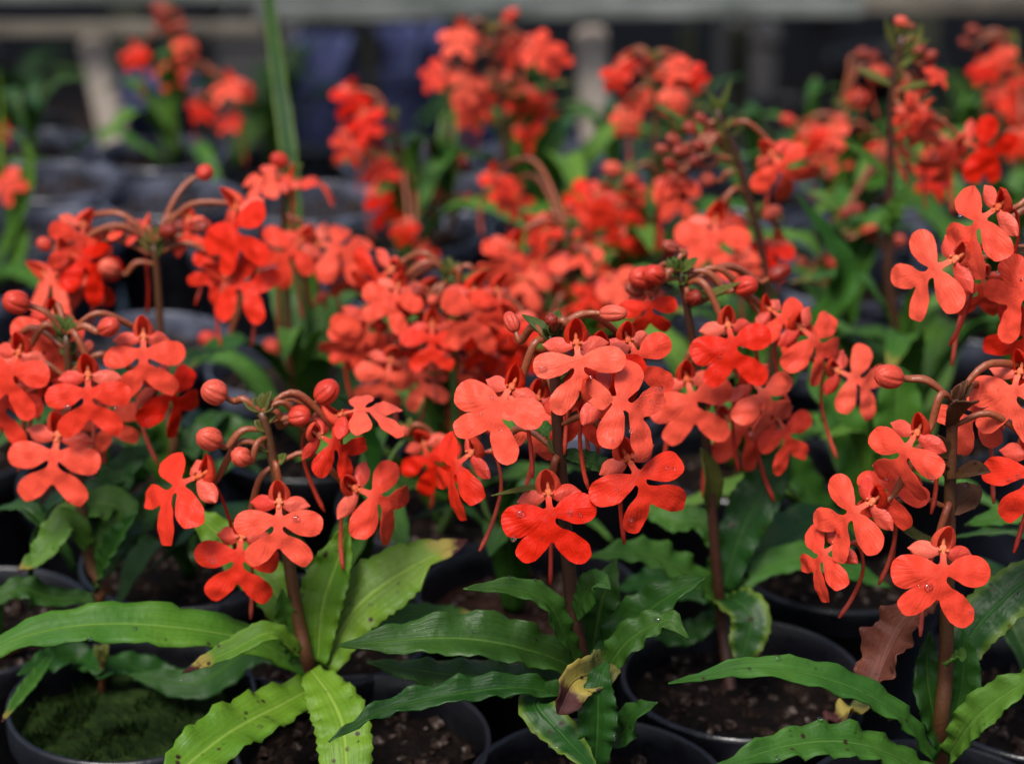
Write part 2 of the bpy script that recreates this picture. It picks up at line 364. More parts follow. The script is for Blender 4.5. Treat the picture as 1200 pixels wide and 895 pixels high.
def make_lip(seed, warp=0.9, rot=(0, 0, 0, 0), size=(1, 1, 1, 1), crop=1.0, reflex=0.5, side_fold=0.0, groove=0.6, spread=1.0, round_=0.0, end_spread=1.0, curlR=0.0, bend=0.0):
    rnd = random.Random(seed); off = Vector((rnd.uniform(0, 90), rnd.uniform(0, 90), 0))
    hR = spline([(x, 0, z) for x, z in lobed(1, rot[0], rot[2], size[0], size[2], crop)], 72)
    hL = spline([(x, 0, z) for x, z in lobed(1, rot[1], rot[3], size[1], size[3], crop)], 72)
    def W(x, z):
        q = noise.noise_vector(Vector((x*0.2, z*0.2, 0)) + off)
        q += 0.35*noise.noise_vector(Vector((x*0.9, z*0.9, 5)) + off); return x + q.x*warp*min(1, abs(x)/4), z + q.y*warp*min(1, -z/5+0.01)
    out = [W(p.x, p.z) for p in hR] + [(0, -14.6)] + [W(-p.x, p.z) for p in reversed(hL)]
    pts = [Vector(p) for p in out]; nb = len(pts)
    def inside(x, z):
        c = False; j = nb-1
        for i in range(nb):
            xi, zi = out[i]; xj, zj = out[j]
            if (zi > z) != (zj > z) and x < (xj-xi)*(z-zi)/(zj-zi)+xi: c = not c
            j = i
        return c
    s = 1.15; zi = 0
    z = -0.6
    while z > -21:
        x = -16 + (s/2 if zi % 2 else 0)
        while x < 16:
            if inside(x, z) and min((px-x)**2+(pz-z)**2 for px, pz in out) > 0.30:
                pts.append(Vector((x, z)))
            x += s
        z -= s*0.87; zi += 1
    vs, _, fs, *_ = geometry.delaunay_2d_cdt(pts, [], [list(range(nb))], 1, 1e-5)
    V = []
    for p in vs:
        x, z = p.x, p.y
        q = 1.5*noise.noise(Vector((x*0.24, z*0.24, 3))+off) + 0.25*noise.noise(Vector((x*0.7, z*0.7, 9))+off)
        r = max(0, abs(x)-2)
        y = -2.2*math.exp(-(z+6)**2/40)                                  # the blade arches forward
        y += reflex*(r*r*0.022 + max(0, -z-11)**2*0.045)                  # lobes fall back
        y += groove*0.5*math.exp(-x*x*0.9)*(1 if z > -12 else 0.3)
        y += q*0.75 + side_fold*max(0, r-1)*0.35*math.sin(max(0, -z)*0.4)
        xx, zz = x, z
        if curlR and x > 4:
            a = (x-4)*curlR; xx = 4 + math.sin(a)/curlR; y += (1-math.cos(a))/curlR
        if bend and z < -3:
            a = (-3-z)*bend; zz = -3 - math.sin(a)/bend; y += (1-math.cos(a))/bend
        V.append(Vector((xx, y, zz))*0.001)
    F = []
    for f in fs:
        a, b, c = (vs[i] for i in f[:3])
        area = (b.x-a.x)*(c.y-a.y)-(c.x-a.x)*(b.y-a.y)
        F.append(tuple(f) if area > 0 else tuple(reversed(f)))
    # facing -Y: x right, z up -> counter-clockwise seen from -Y
    V2, F2, _ = thicken(V, F, None, 0.00018)
    return mesh('lip', V2, F2, M['lip']), V, len(V)
def make_oval(seed, L=9, Wd=5.4, cup=0.35, mt='sepal', droop=0.0):
    rnd = random.Random(seed); off = Vector((seed*7.3, 0, 0)); V = []; F = []; n, m = 12, 8
    for i in range(n+1):
        t = i/n; wv = max(0.06, math.sin(math.pi*min(1, (t*0.88+0.09)))**0.75)*Wd/2*(0.75+0.35*t if t < 0.8 else 1.03-(t-0.8)*0.9)
        for j in range(m+1):
            u = 2*j/m-1
            q = noise.noise(Vector((t*3, u*1.2, 0))+off)
            z = u*wv; x = t*L - 0.25*u*u
            V.append(Vector((x, -cup*(1-u*u)*1.4 + cup*t*t*1.5 + q*0.5, z - droop*t*t*L))*0.001)
    for i in range(n):
        for j in range(m):
            a = i*(m+1)+j; F.append((a, a+m+1, a+m+2, a+1))
    V2, F2, _ = thicken(V, F, None, 0.00035)
    return mesh('side_sepal', V2, F2, M[mt])
def make_hood(seed, Wd=3.5, H=8.6, D=4.2, tilt=0.0):
    off = Vector((seed*3.7, 0, 0)); V = []; F = []; n, m = 14, 14
    for i in range(n+1):
        t = i/n
        ph = -1.35 + 2.7*1.0*0 + 0
        wv = Wd*(0.62+0.38*math.sin(min(1, t/0.55)*math.pi/2))*(math.cos(max(0, (t-0.45)/0.55)*math.pi/2)**0.58 if t > 0.45 else 1)
        wv = max(0.03, wv)
        zc = H*t; yc = D*(1 - (t-0.35)**2*1.4) - (t**3)*D*1.15            # shell back, curving forward over the column
        for j in range(m+1):
            a = (j/m-0.5)*math.pi*1.60
            q = noise.noise(Vector((t*2, a, 0))+off)*0.25
            x = math.sin(a)*wv
            y = yc - (1-math.cos(a))*D*0.80*math.sin(min(1, t*1.1+0.15)*math.pi*0.5)*(1-t*0.55)
            V.append(Vector((x*(1+q*0.1), y+q, zc - 0.8))*0.001)
    for i in range(n):
        for j in range(m):
            a = i*(m+1)+j; F.append((a, a+1, a+m+2, a+m+1))
    return thicken(V, F, None, 0.0004)[:2]
def blob(c, r, n=8, m=6, sq=(1, 1, 1)):
    V = []; F = []
    for i in range(m+1):
        a = math.pi*i/m
        for k in range(n):
            b = 2*math.pi*k/n
            V.append(Vector((c[0]+r*sq[0]*math.sin(a)*math.cos(b), c[1]+r*sq[1]*math.sin(a)*math.sin(b), c[2]+r*sq[2]*math.cos(a)))*0.001)
    for i in range(m):
        for k in range(n):
            a = i*n+k; b = i*n+(k+1) % n
            F.append((a, a+n, b+n, b))
    return V, F
def join(parts):
    V = []; F = []
    for v, f in parts:
        o = len(V); V += list(v); F += [tuple(i+o for i in q) for q in f]
    return V, F
HOODS = [mesh('hood', *make_hood(s, Wd=w_, H=h_), M['hood']) for s, w_, h_ in ((1, 3.4, 8.8), (2, 3.1, 8.4), (3, 3.7, 9.2))]
COLUMN = mesh('column', *join([
    blob((0, 0.4, 1.2), 1.0, sq=(1.3, 1, 1.6)), blob((-1.15, -0.5, 0.9), 0.62, sq=(0.8, 1.5, 0.8)), blob((1.15, -0.5, 0.9), 0.62, sq=(0.8, 1.5, 0.8)),
    blob((0, 0.9, 3.2), 0.7, sq=(0.9, 0.8, 2.2)), blob((0, -0.2, -0.4), 0.85, sq=(0.9, 0.9, 1.2))]), M['column'])
SEP = [make_oval(s, L, W_, c) for s, L, W_, c in ((1, 9.8, 6.2, 0.5), (2, 9.2, 6.6, 0.7), (3, 10.4, 5.8, 0.3))]
LIPS = [make_lip(3, 0.3, (1, 2, 0, 0), reflex=0.3),
        make_lip(8, 0.5, (7, 0, 2, -6), (1.0, .95, 1.02, 1.05), reflex=0.5, side_fold=0.2),
        make_lip(21, 0.5, (14, -3, -4, 2), (.98, 1.04, 1.08, 1.0), crop=1.14, reflex=0.2),
        make_lip(34, 0.4, (-1, 9, 1, -7), (1.0, 1.04, 1.02, .95), reflex=0.8, side_fold=0.25),
        make_lip(55, 0.4, (2, 5, 1, -4), (.95, 1.0, 1, 1), reflex=0.5, curlR=0.12),
        make_lip(60, 0.6, (-1, 3, -8, -2), (.92, .98, .95, 1.0), 1.06, reflex=0.5, side_fold=0.4, bend=0.045),
        make_lip(77, 0.4, (8, 4, -8, -10), (1.04, 1.0, .96, 1.0), .98, reflex=0.3)]
vr = random.Random(99)
for k in range(9):                       # further individuals: older, folded, smaller, curled
    u = vr.uniform
    LIPS.append(make_lip(100+k, u(.3, .8), (u(-3, 12), u(-3, 12), u(-9, 3), u(-9, 3)), (u(.8, 1.06), u(.8, 1.06), u(.85, 1.08), u(.85, 1.08)), crop=u(.9, 1.1), reflex=u(.1, 1.3),
                         side_fold=u(0, .5), curlR=u(.02, .16) if k % 3 == 0 else 0, bend=u(.02, .09) if k % 2 else 0))
DROP = mesh('water_drop', *blob((0, 0, 0), 1.0, 14, 9, (1, 0.5, 1)), M['water'])
def make_bud(seed, wdt=1.0):
    V = []; F = []; n, m = 48, 14
    off = Vector((seed*5.1, 0, 0))
    for i in range(m+1):
        t = i/m; a = math.pi*t
        r = math.sin(a)**0.85*3.95*wdt
        z = -math.cos(a)*3.9*(1.18 if t > 0.5 else 1) + 3.9
        for k in range(n):
            b = 2*math.pi*k/n + 0.5*t
            rid = 1 - 0.17*math.exp(-(math.sin(3*b))**2*9) + 0.07*noise.noise(Vector((math.cos(b)*1.2, math.sin(b)*1.2, t*3))+off)
            V.append(Vector((math.cos(b)*r*rid, math.sin(b)*r*rid, z))*0.001)
    for i in range(m):
        for k in range(n):
            a = i*n+k; b = i*n+(k+1) % n
            F.append((a, b, b+n, a+n))
    return V, F
BUDS = [mesh('bud', *make_bud(k_, w_), M['bud']) for k_, w_ in ((1, 1), (2, .86), (5, .93), (7, .8), (8, 1))]
DBUDS = [mesh('bud', *make_bud(3, 0.8), M['darkbud']), mesh('bud', *make_bud(4, 0.9), M['darkbud'])]

CAMB = Matrix((RT, UP, -FWD)).transposed()        # columns right, up, toward the viewer
def flower(root, node, x, y, roll, yaw, pitch, s, Y, rnd, variant=None, drops=0, hood=True, far=False, spurlen=1.0, lipmat='lip_deep'):
    p = at(x, y, Y)
    if Y > 0.62:
        roll += rnd.uniform(-22, 22); yaw += rnd.uniform(-42, 42); pitch += rnd.uniform(-20, 22)
        s *= rnd.uniform(0.84, 1.04)*(1.10 if Y < 0.8 else 1.0 if Y < 0.94 else 0.86)
        variant = rnd.randrange(len(LIPS)) if Y > 0.66 else variant
    Q = CAMB @ (Matrix.Rotation(R(yaw), 3, 'Y') @ Matrix.Rotation(R(-pitch), 3, 'X') @ Matrix.Rotation(R(roll), 3, 'Z'))
    Rr, U, N = Q.col[0], Q.col[1], Q.col[2]
    s *= 0.87
    B = Matrix((Rr, -N, U)).transposed()
    mtx = Matrix.LocRotScale(p - root.location, B.to_quaternion(), (s, s, s))
    f = obj('flower', rnd.choice(HOODS), root, mtx=mtx)
    v = variant if variant is not None else rnd.randrange(len(LIPS))
    lipme, LV, ln = LIPS[v]
    hb = Matrix.Rotation(R(rnd.uniform(-6, 6)), 4, 'Z')
    flip = Matrix.Identity(4)
    lp = obj('lip', lipme, f, mtx=flip)
    if lipmat: lp.material_slots[0].link = 'OBJECT'; lp.material_slots[0].material = M[lipmat]
    for sg in (-1, 1):
        me = rnd.choice(SEP)
        mm = Matrix.Translation((0.0012*sg, 0.0006, 0.0004)) @ Matrix.Rotation(R(rnd.uniform(-8, 10)*-sg), 4, 'Y') @ Matrix.Rotation(R(sg*rnd.uniform(8, 30)), 4, 'Z')
        if sg < 0: mm = mm @ Matrix.Rotation(math.pi, 4, 'Y')
        obj('side_sepal', me, f, mtx=mm)
    obj('column', COLUMN, f, mtx=Matrix.Identity(4))
    inv = (Matrix.Translation(root.location) @ mtx).inverted()
    back = p - N*0.0035*s + U*0.001
    out = (back - node); out.z = 0
    mid = node.lerp(back, 0.45) + Vector((0, 0, 0.004 + 0.15*out.length))
    mid2 = back - N*0.006 + Vector((0, 0, 0.002))
    V, F = tube([inv @ node, inv @ mid, inv @ mid2, inv @ back], lambda t: (0.0006 + 0.0005*math.sin(math.pi*min(1, t*1.05)))*(1.0)/s, 14, 8, 0.12)
    obj('flower_stalk', mesh('flower_stalk', V, F, M['stalk']), f)
    L = 0.029*spurlen*rnd.uniform(0.85, 1.1)
    sdv = Vector((rnd.uniform(-.25, .25), rnd.uniform(-.1, .25), 0))
    pts = [back + N*0.001, back - N*0.006 + Vector((0, 0, 0.0005)), back - N*0.010 + Vector((0, 0, -L*0.3)) + sdv*L*0.2,
           back - N*0.008 + Vector((0, 0, -L*0.7)) + sdv*L*0.5, back - N*0.004 + Vector((0, 0, -L)) + sdv*L*0.7]
    V, F = tube([inv @ q for q in pts], lambda t: (0.0005 + 0.0004*max(0, t-0.35))*(1 if t < 0.97 else 0.5)/s, 14, 7)
    obj('spur', mesh('spur', V, F, M['spur']), f)
    for k in range(drops):
        for _ in range(60):
            q = LV[rnd.randrange(ln)]
            if abs(q.x) > 0.003 and -0.0175 < q.z < -0.004: break
        r = rnd.choice((0.0004, 0.0005, 0.0005, 0.0007, 0.0008, 0.0012))
        obj('water_drop', DROP, f, mtx=Matrix.Translation(q + Vector((0, -0.00012, 0))) @ Matrix.Diagonal((r*1000*rnd.uniform(.8, 1.3), r*650, r*1000, 1)))
    return f
def bud(root, node, x, y, rpx, Y, rnd, dark=False):
    p = at(x, y, Y)
    d = (p-CAMP).dot(FWD); r = rpx*d/FPX; s = r/0.0041
    hor = p-node; hor.z = 0
    ax = (hor.normalized() if hor.length > 1e-4 else Vector((1, 0, 0)))*0.75 + Vector((0, -0.25, rnd.uniform(0.1, 0.7)))
    ax.normalize()
    base = p - ax*0.0042*s
    q = Vector((0, 0, 1)).rotation_difference(ax)
    me = rnd.choice(DBUDS if dark else BUDS)
    mtx = Matrix.LocRotScale(base-root.location, q, (s*rnd.uniform(.86, 1.03), s*rnd.uniform(.86, 1.03), s*rnd.uniform(.92, 1.12)))
    b = obj('bud', me, root, mtx=mtx)
    inv = (Matrix.Translation(root.location) @ mtx).inverted()
    m1 = node.lerp(base, 0.5) + Vector((0, 0, 0.25*(base-node).length*0.6))
    V, F = tube([inv @ node, inv @ m1, inv @ (base - ax*0.003), inv @ (base + ax*0.0006)], lambda t: (0.0006+0.00055*math.sin(math.pi*t*0.9))/s, 12, 8, 0.1)
    obj('bud_stalk', mesh('bud_stalk', V, F, M['stalk']), b)
def leaf(root, P, width, mt, name='leaf', drops=0, **kw):
    V, F, uv = ribbon(P, width, **kw)
    V = [v - root.location for v in V]
    o = obj(name, mesh(name, V, F, M[mt], uv), root)
    if drops:
        rd = random.Random(kw.get('seed', 0)+5); me = o.data; nn = len(V)//2
        for k in range(drops):
            i = rd.randrange(nn//6, nn*5//6); nv = me.vertices[i].normal
            if (nv.z < 0.3): continue
            q = Vector((0, -1, 0)).rotation_difference(nv); r_ = rd.choice((0.3, 0.4, 0.5, 0.8))
            obj('water_drop', DROP, o, mtx=Matrix.LocRotScale(me.vertices[i].co, q, (r_*rd.uniform(.8, 1.4), r_*0.8, r_)))
    return o

# ------------------------------------------------------------------ pots
POT_R, POT_H = 0.0400, 0.085
def lathe(prof, n=56):
    V = []; F = []
    for r, z in prof:
        for k in range(n):
            a = 2*math.pi*k/n; V.append(Vector((math.cos(a)*r, math.sin(a)*r, z)))
    for i in range(len(prof)-1):
        for k in range(n):
            a = i*n+k; b = i*n+(k+1) % n
            F.append((a, b, b+n, a+n))
    return V, F
POT = mesh('pot', *lathe([(0.001, 0.001), (0.026, 0.001), (0.0275, 0.002), (0.0372, 0.073), (0.0385, 0.0735), (0.0397, 0.0745), (0.0400, 0.0785), (0.0400, 0.0835),
                          (0.0395, 0.0848), (0.0386, 0.0850), (0.0380, 0.0842), (0.0376, 0.078), (0.0368, 0.0735), (0.0265, 0.004), (0.001, 0.003)]), M['pot'])
def make_soil(seed, m):
    V = []; F = []; off = Vector((seed*9.1, 0, 0)); nr, n = 16, 48
    for i in range(nr+1):
        r = 0.0366*i/nr
        for k in range(n):
            a = 2*math.pi*k/n; x, y = math.cos(a)*r, math.sin(a)*r
            h = noise.noise(Vector((x*90, y*90, 0))+off)*0.0022 + noise.noise(Vector((x*320, y*320, 0))+off)*0.0012
            V.append(Vector((x, y, 0.0725 + h + 0.003*(1-(r/0.0366)**2))))
    for i in range(nr):
        for k in range(n):
            a = i*n+k; b = i*n+(k+1) % n; F.append((a, a+n, b+n, b))
    return mesh('potting_soil', V, F, m)
SOILS = [make_soil(1, M['soil']), make_soil(2, M['soil']), make_soil(3, M['red_soil'])]
MOSSY = make_soil(4, M['moss']); GREYSOIL = make_soil(6, M['grey_soil'])
SHEENPOT = POT.copy(); SHEENPOT.materials.clear(); SHEENPOT.materials.append(M['sheen_pot'])
def chips(seed, count, m, lo=0.0006, hi=0.0022):
    rnd = random.Random(seed); P = []
    for _ in range(count):
        a = rnd.uniform(0, 6.28); r = 0.034*math.sqrt(rnd.random()); sz = rnd.uniform(lo, hi)
        c = Vector((math.cos(a)*r, math.sin(a)*r, 0.0748)); q = Matrix.Rotation(rnd.uniform(0, 6), 3, Vector((rnd.random(), rnd.random(), rnd.random()+.1)).normalized())
        cs = [q @ Vector((sx*sz*rnd.uniform(.6, 1.3), sy*sz*rnd.uniform(.5, 1), sz_*sz*rnd.uniform(.3, .7))) + c for sx in (-1, 1) for sy in (-1, 1) for sz_ in (-1, 1)]
        P.append((cs, [(0, 1, 3, 2), (4, 6, 7, 5), (0, 4, 5, 1), (2, 3, 7, 6), (0, 2, 6, 4), (1, 5, 7, 3)]))
    return mesh('bark_chips', *join(P), m, smooth=False)
CHIPS = [chips(s, 130, M['chip']) for s in (1, 2, 3)]
def moss_tufts(seed, count):
    rnd = random.Random(seed); P = []
    for _ in range(count):
        a = rnd.uniform(0, 6.28); r = 0.035*math.sqrt(rnd.random()); c = Vector((math.cos(a)*r, math.sin(a)*r, 0.0735))
        if noise.noise(Vector((c.x*70, c.y*70, 4))) < 0.0: continue
        h = rnd.uniform(0.002, 0.0075); d = Vector((rnd.uniform(-1, 1), rnd.uniform(-1, 1), 1.2)).normalized()*h; s = d.orthogonal().normalized()*0.00035
        P.append(([c-s, c+s, c+d*0.6+s*0.8, c+d, c+d*0.6-s*0.8], [(0, 1, 2, 3, 4)]))
    return mesh('moss', *join(P), M['moss'], smooth=False)
MOSS = moss_tufts(5, 2600)

def make_pot(root, px, py, kind='soil', si=0):
    l = Vector((px, py, 0.002)) - root.location
    obj('pot', SHEENPOT if py > 0.8 else POT, root, mtx=Matrix.Translation(l) @ Matrix.Rotation(px*40, 4, 'Z'))
    so = obj('potting_soil', MOSSY if kind == 'moss' else GREYSOIL if kind == 'grey' else SOILS[2 if kind == 'red' else si % 2], root, mtx=Matrix.Translation(l) @ Matrix.Rotation(px*77, 4, 'Z'))
    if kind == 'moss':
        o = obj('moss', MOSS, so); o['kind'] = 'stuff'
    else:
        o = obj('bark_chips', CHIPS[si % 3], so); o['kind'] = 'stuff'

# archetype leaves for the plants behind: root at the origin, growing along +X
def arch_leaf(seed, L, wd, rise, droop, wave, mt):
    P = [(0, 0, 0), (L*0.25, 0, rise*0.6), (L*0.6, 0, rise), (L, 0, rise-droop)]
    V, F, uv = ribbon([Vector(p) for p in P], wd, 0.3, wave, 6, nref=Vector((-0.3, 0, 1)), n=22, m=6, seed=seed)
    return mesh('leaf', V, F, M[mt], uv)
ARCH = []
for k, (L, wd, ri, dr, wv, mt) in enumerate([(0.085, .017, .028, .026, .0012, 'fresh'), (0.075, .019, .035, .012, .0010, 'dark'), (0.095, .018, .022, .034, .0014, 'fresh'), (0.065, .020, .045, .004, .0008, 'fresh'),
                     (0.08, .018, .03, .03, .0012, 'dark'), (0.07, .016, .05, .01, .001, 'dark_edge'), (0.09, .02, .038, .02, .0014, 'mid_tip'), (0.06, .017, .05, -.004, .0006, 'dark')]):
    ARCH.append(arch_leaf(k, L, wd, ri, dr, wv, mt))
def rosette(root, base, n, rnd, hstem=0.05, scale=1.0, pool=None, up=None):
    a0 = rnd.uniform(0, 6.28)
    for k in range(n):
        a = a0 + k*2.4 + rnd.uniform(-.3, .3)
        t = (k+0.5)/n
        z = t*hstem
        me = ARCH[rnd.choice(pool)] if pool else rnd.choice(ARCH)
        s = scale*rnd.uniform(0.75, 1.1)*(1.0-0.45*t)
        b = base if up is None else base.lerp(up, min(1, z/max(1e-3, (up-base).z)))
        p = Vector((b.x, b.y, base.z + z))
        mtx = Matrix.Translation(p-root.location) @ Matrix.Rotation(a, 4, 'Z') @ Matrix.Rotation(R(rnd.uniform(-30, 5) - 22*t), 4, 'Y') @ Matrix.Diagonal((s, s, s, 1))
        obj('leaf', me, root, mtx=mtx)

# ------------------------------------------------------------------ setting: ground, our bench, the bench beyond
def box(c, s):
    x, y, z = c; a, b, d = s[0]/2, s[1]/2, s[2]/2
    V = [Vector((x+i*a, y+j*b, z+k*d)) for i in (-1, 1) for j in (-1, 1) for k in (-1, 1)]
    return V, [(0, 1, 3, 2), (4, 6, 7, 5), (0, 4, 5, 1), (2, 3, 7, 6), (0, 2, 6, 4), (1, 5, 7, 3)]
def bevbox(name, c, s, m, parent, rot=None, bev=0.002):
    import bmesh
    V, F = box((0, 0, 0), s)
    me = mesh(name, V, F, m, smooth=False)
    bm = bmesh.new(); bm.from_mesh(me); bmesh.ops.bevel(bm, geom=bm.edges[:], offset=bev, segments=2, affect='EDGES'); bmesh.ops.recalc_face_normals(bm, faces=bm.faces[:])
    bm.to_mesh(me); bm.free()
    mtx = Matrix.Translation(Vector(c) - (parent.location if parent else Vector()))
    if rot: mtx = mtx @ rot
    return obj(name, me, parent, mtx=mtx)
G = []; n_ = 40
V = []; F = []
for i in range(n_+1):
    for j in range(n_+1):
        x = (i/n_-0.5)*2; y = (j/n_-0.5)*2
        x = math.copysign(abs(x)**2.6, x)*150; y = math.copysign(abs(y)**2.6, y)*150 + 3
        d = math.hypot(x, y-3)
        V.append(Vector((x, y, -0.62 + 0.03*noise.noise(Vector((x*.8, y*.8, 0)))*min(1, d))))
for i in range(n_):
    for j in range(n_):
        a = i*(n_+1)+j; F.append((a, a+n_+1, a+n_+2, a+1))
g = obj('ground', mesh('ground', V, F, M['ground'])); g['kind'] = 'structure'

bench = empty('display_bench', (0, 0.8, -0.62)); bench['label'] = 'low bench under black weed mat carrying the black pots'; bench['category'] = 'bench'
# wrinkled mat on top
V = []; F = []; nx, ny = 90, 50
for i in range(nx+1):
    for j in range(ny+1):
        x = -0.9 + 1.8*i/nx; y = 0.25 + 1.04*j/ny
        V.append(Vector((x, y, -0.0012 + 0.0009*noise.noise(Vector((x*9, y*22, 0))))) - bench.location)
for i in range(nx):
    for j in range(ny):
        a = i*(ny+1)+j; F.append((a, a+ny+1, a+ny+2, a+1))
V2, F2, _ = thicken(V, F, None, 0.0012)
obj('weed_mat', mesh('weed_mat', V2, F2, M['mat_cloth']), bench)
for k in range(8):
    bevbox('plank', (0, 0.31+0.133*k, -0.016), (1.8, 0.12, 0.022), M['plank_tan'], bench)
for x in (-0.8, 0, 0.8):
    for y in (0.33, 1.22): bevbox('leg', (x, y, -0.325), (0.05, 0.05, 0.59), M['post_dark'], bench)

fb = empty('plank_bench', (0, 2.3, -0.62)); fb['label'] = 'weathered wooden bench with pale posts, behind all the red flowers'; fb['category'] = 'bench'
def beam(x0, y0, x1, y1, Y, hpx, dp, m, name='plank'):
    a, b = at(x0, y0, Y), at(x1, y1, Y); d = (a-CAMP).dot(FWD); h = hpx*d/FPX
    L = (b-a).length; ang = math.atan2(b.z-a.z, b.x-a.x)
    bevbox(name, (a+b)/2, (L, dp, h), m, fb, Matrix.Rotation(-ang, 4, 'Y'))
beam(-260, 34, 330, 34, 2.00, 15, 0.02, M['plank_tan'])
beam(300, 15, 1010, 9, 1.975, 17, 0.03, M['plank_grey'])
beam(1003, 5, 1500, 5, 2.0, 18, 0.03, M['plank_tan'])
for k in range(9):
    bevbox('slat', (0.0, 2.09+0.115*k, 0.014), (2.6, 0.075, 0.014), M['plank_grey'], fb)
def post(x0, y0, x1, y1, Y, wpx, m):
    a, b = at(x0, y0, Y), at(x1, y1, Y); T = (b-a).normalized()
    b = a + T*((a.z+0.61)/-T.z); d = (a-CAMP).dot(FWD); wd = wpx*d/FPX
    q = Vector((0, 0, -1)).rotation_difference(T).to_matrix().to_4x4()
    bevbox('leg', (a+b)/2, (wd, wd*0.9, (b-a).length), m, fb, q, 0.004)
post(108, 44, 140, 185, 2.03, 32, M['post_tan'])
post(692, 34, 700, 190, 2.02, 36, M['post_tan'])
post(434, 32, 438, 185, 2.9, 18, M['post_dark']); post(806, 28, 804, 180, 2.85, 22, M['post_dark']); post(866, 30, 866, 180, 2.3, 26, M['post_dark'])
post(-200, 40, -200, 180, 2.05, 30, M['post_tan']); post(1380, 30, 1385, 180, 2.05, 30, M['post_tan'])
# pots standing on the far bench, above the front planks
for k, (x, Y, lab) in enumerate([(22, 2.10, 'blurred dark pot at the far left end of the plank bench'), (62, 2.18, 'second blurred pot from the left on the plank bench'), (103, 2.12, 'blurred bluish pot on the plank bench above the left post'),
                       (152, 2.12, 'blurred bluish pot on the plank bench, just left of the brown dried flower head'), (228, 2.15, 'blurred dark pot on the plank bench, above the far left red blooms'),
                       (268, 2.2, 'blurred pot on the plank bench, left of the tall green blade'), (1040, 2.16, 'blurred pot on the plank bench behind the tall red spike'), (1120, 2.14, 'blurred pot on the plank bench near the right corner'), (1178, 2.2, 'last blurred pot on the plank bench at the right edge')]):
    p = at(x, 5, Y); r = empty('plastic_pot', (p.x, Y, 0.0215)); r['label'] = lab; r['category'] = 'pot'; r['group'] = 'pots on the far bench'
    me = POT if k % 3 == 0 else None
    if me is None:
        me = POT.copy(); me.materials.clear(); me.materials.append(M['blue_plastic'] if k % 3 == 1 else M['grey_plastic'])
    obj('pot', me, r, mtx=Matrix.Diagonal((0.9, 0.9, 0.9, 1))); obj('potting_soil', SOILS[k % 2], r, mtx=Matrix.Diagonal((0.9, 0.9, 0.9, 1)))
# things on the ground under and beyond the bench
def crate(x, y, Y, wpx, hpx, m, lab, cat='crate'):
    p = at(x, y, Y); d = (p-CAMP).dot(FWD); w_, h_ = wpx*d/FPX, hpx*d/FPX
    z0 = -0.60
    r = empty('plastic_crate', (p.x, Y, z0)); r['label'] = lab; r['category'] = cat; r['group'] = 'plastic crates stacked under the far bench'
    H = max(0.1, p.z + h_/2 - z0); D = 0.3
    for sx in (-1, 1): bevbox('side_wall', (p.x+sx*w_/2, Y+D/2, z0+H/2), (0.012, D, H), m, r)
    for sy in (0, 1): bevbox('end_wall', (p.x, Y+sy*D, z0+H/2), (w_-0.013, 0.012, H), m, r)
    bevbox('rim', (p.x, Y-0.008, z0+H-0.012), (w_+0.02, 0.008, 0.02), m, r); bevbox('base', (p.x, Y+D/2, z0+0.01), (w_-0.014, D-0.014, 0.01), m, r)
crate(362, 108, 3.1, 62, 36, M['blue_plastic'], 'blurred blue plastic crate far behind, right of the tall green blade')
crate(494, 56, 3.3, 34, 30, M['blue_plastic'], 'blurred blue plastic crate far behind, left of the highest red blooms')
crate(455, 90, 3.0, 50, 18, M['blue_plastic'], 'low blurred blue crate far behind, under the gap between two dark posts')
crate(885, 46, 3.4, 44, 26, M['grey_plastic'], 'small grey plastic crate far behind, right of the dark post')
crate(300, 52, 3.5, 90, 30, M['grey_plastic'], 'wide grey plastic crate far behind the tall green blade')
#crate(52, 176, 2.3, 44, 26, M['blue_plastic'], 'dim blue plastic crate behind the left end of the pots')

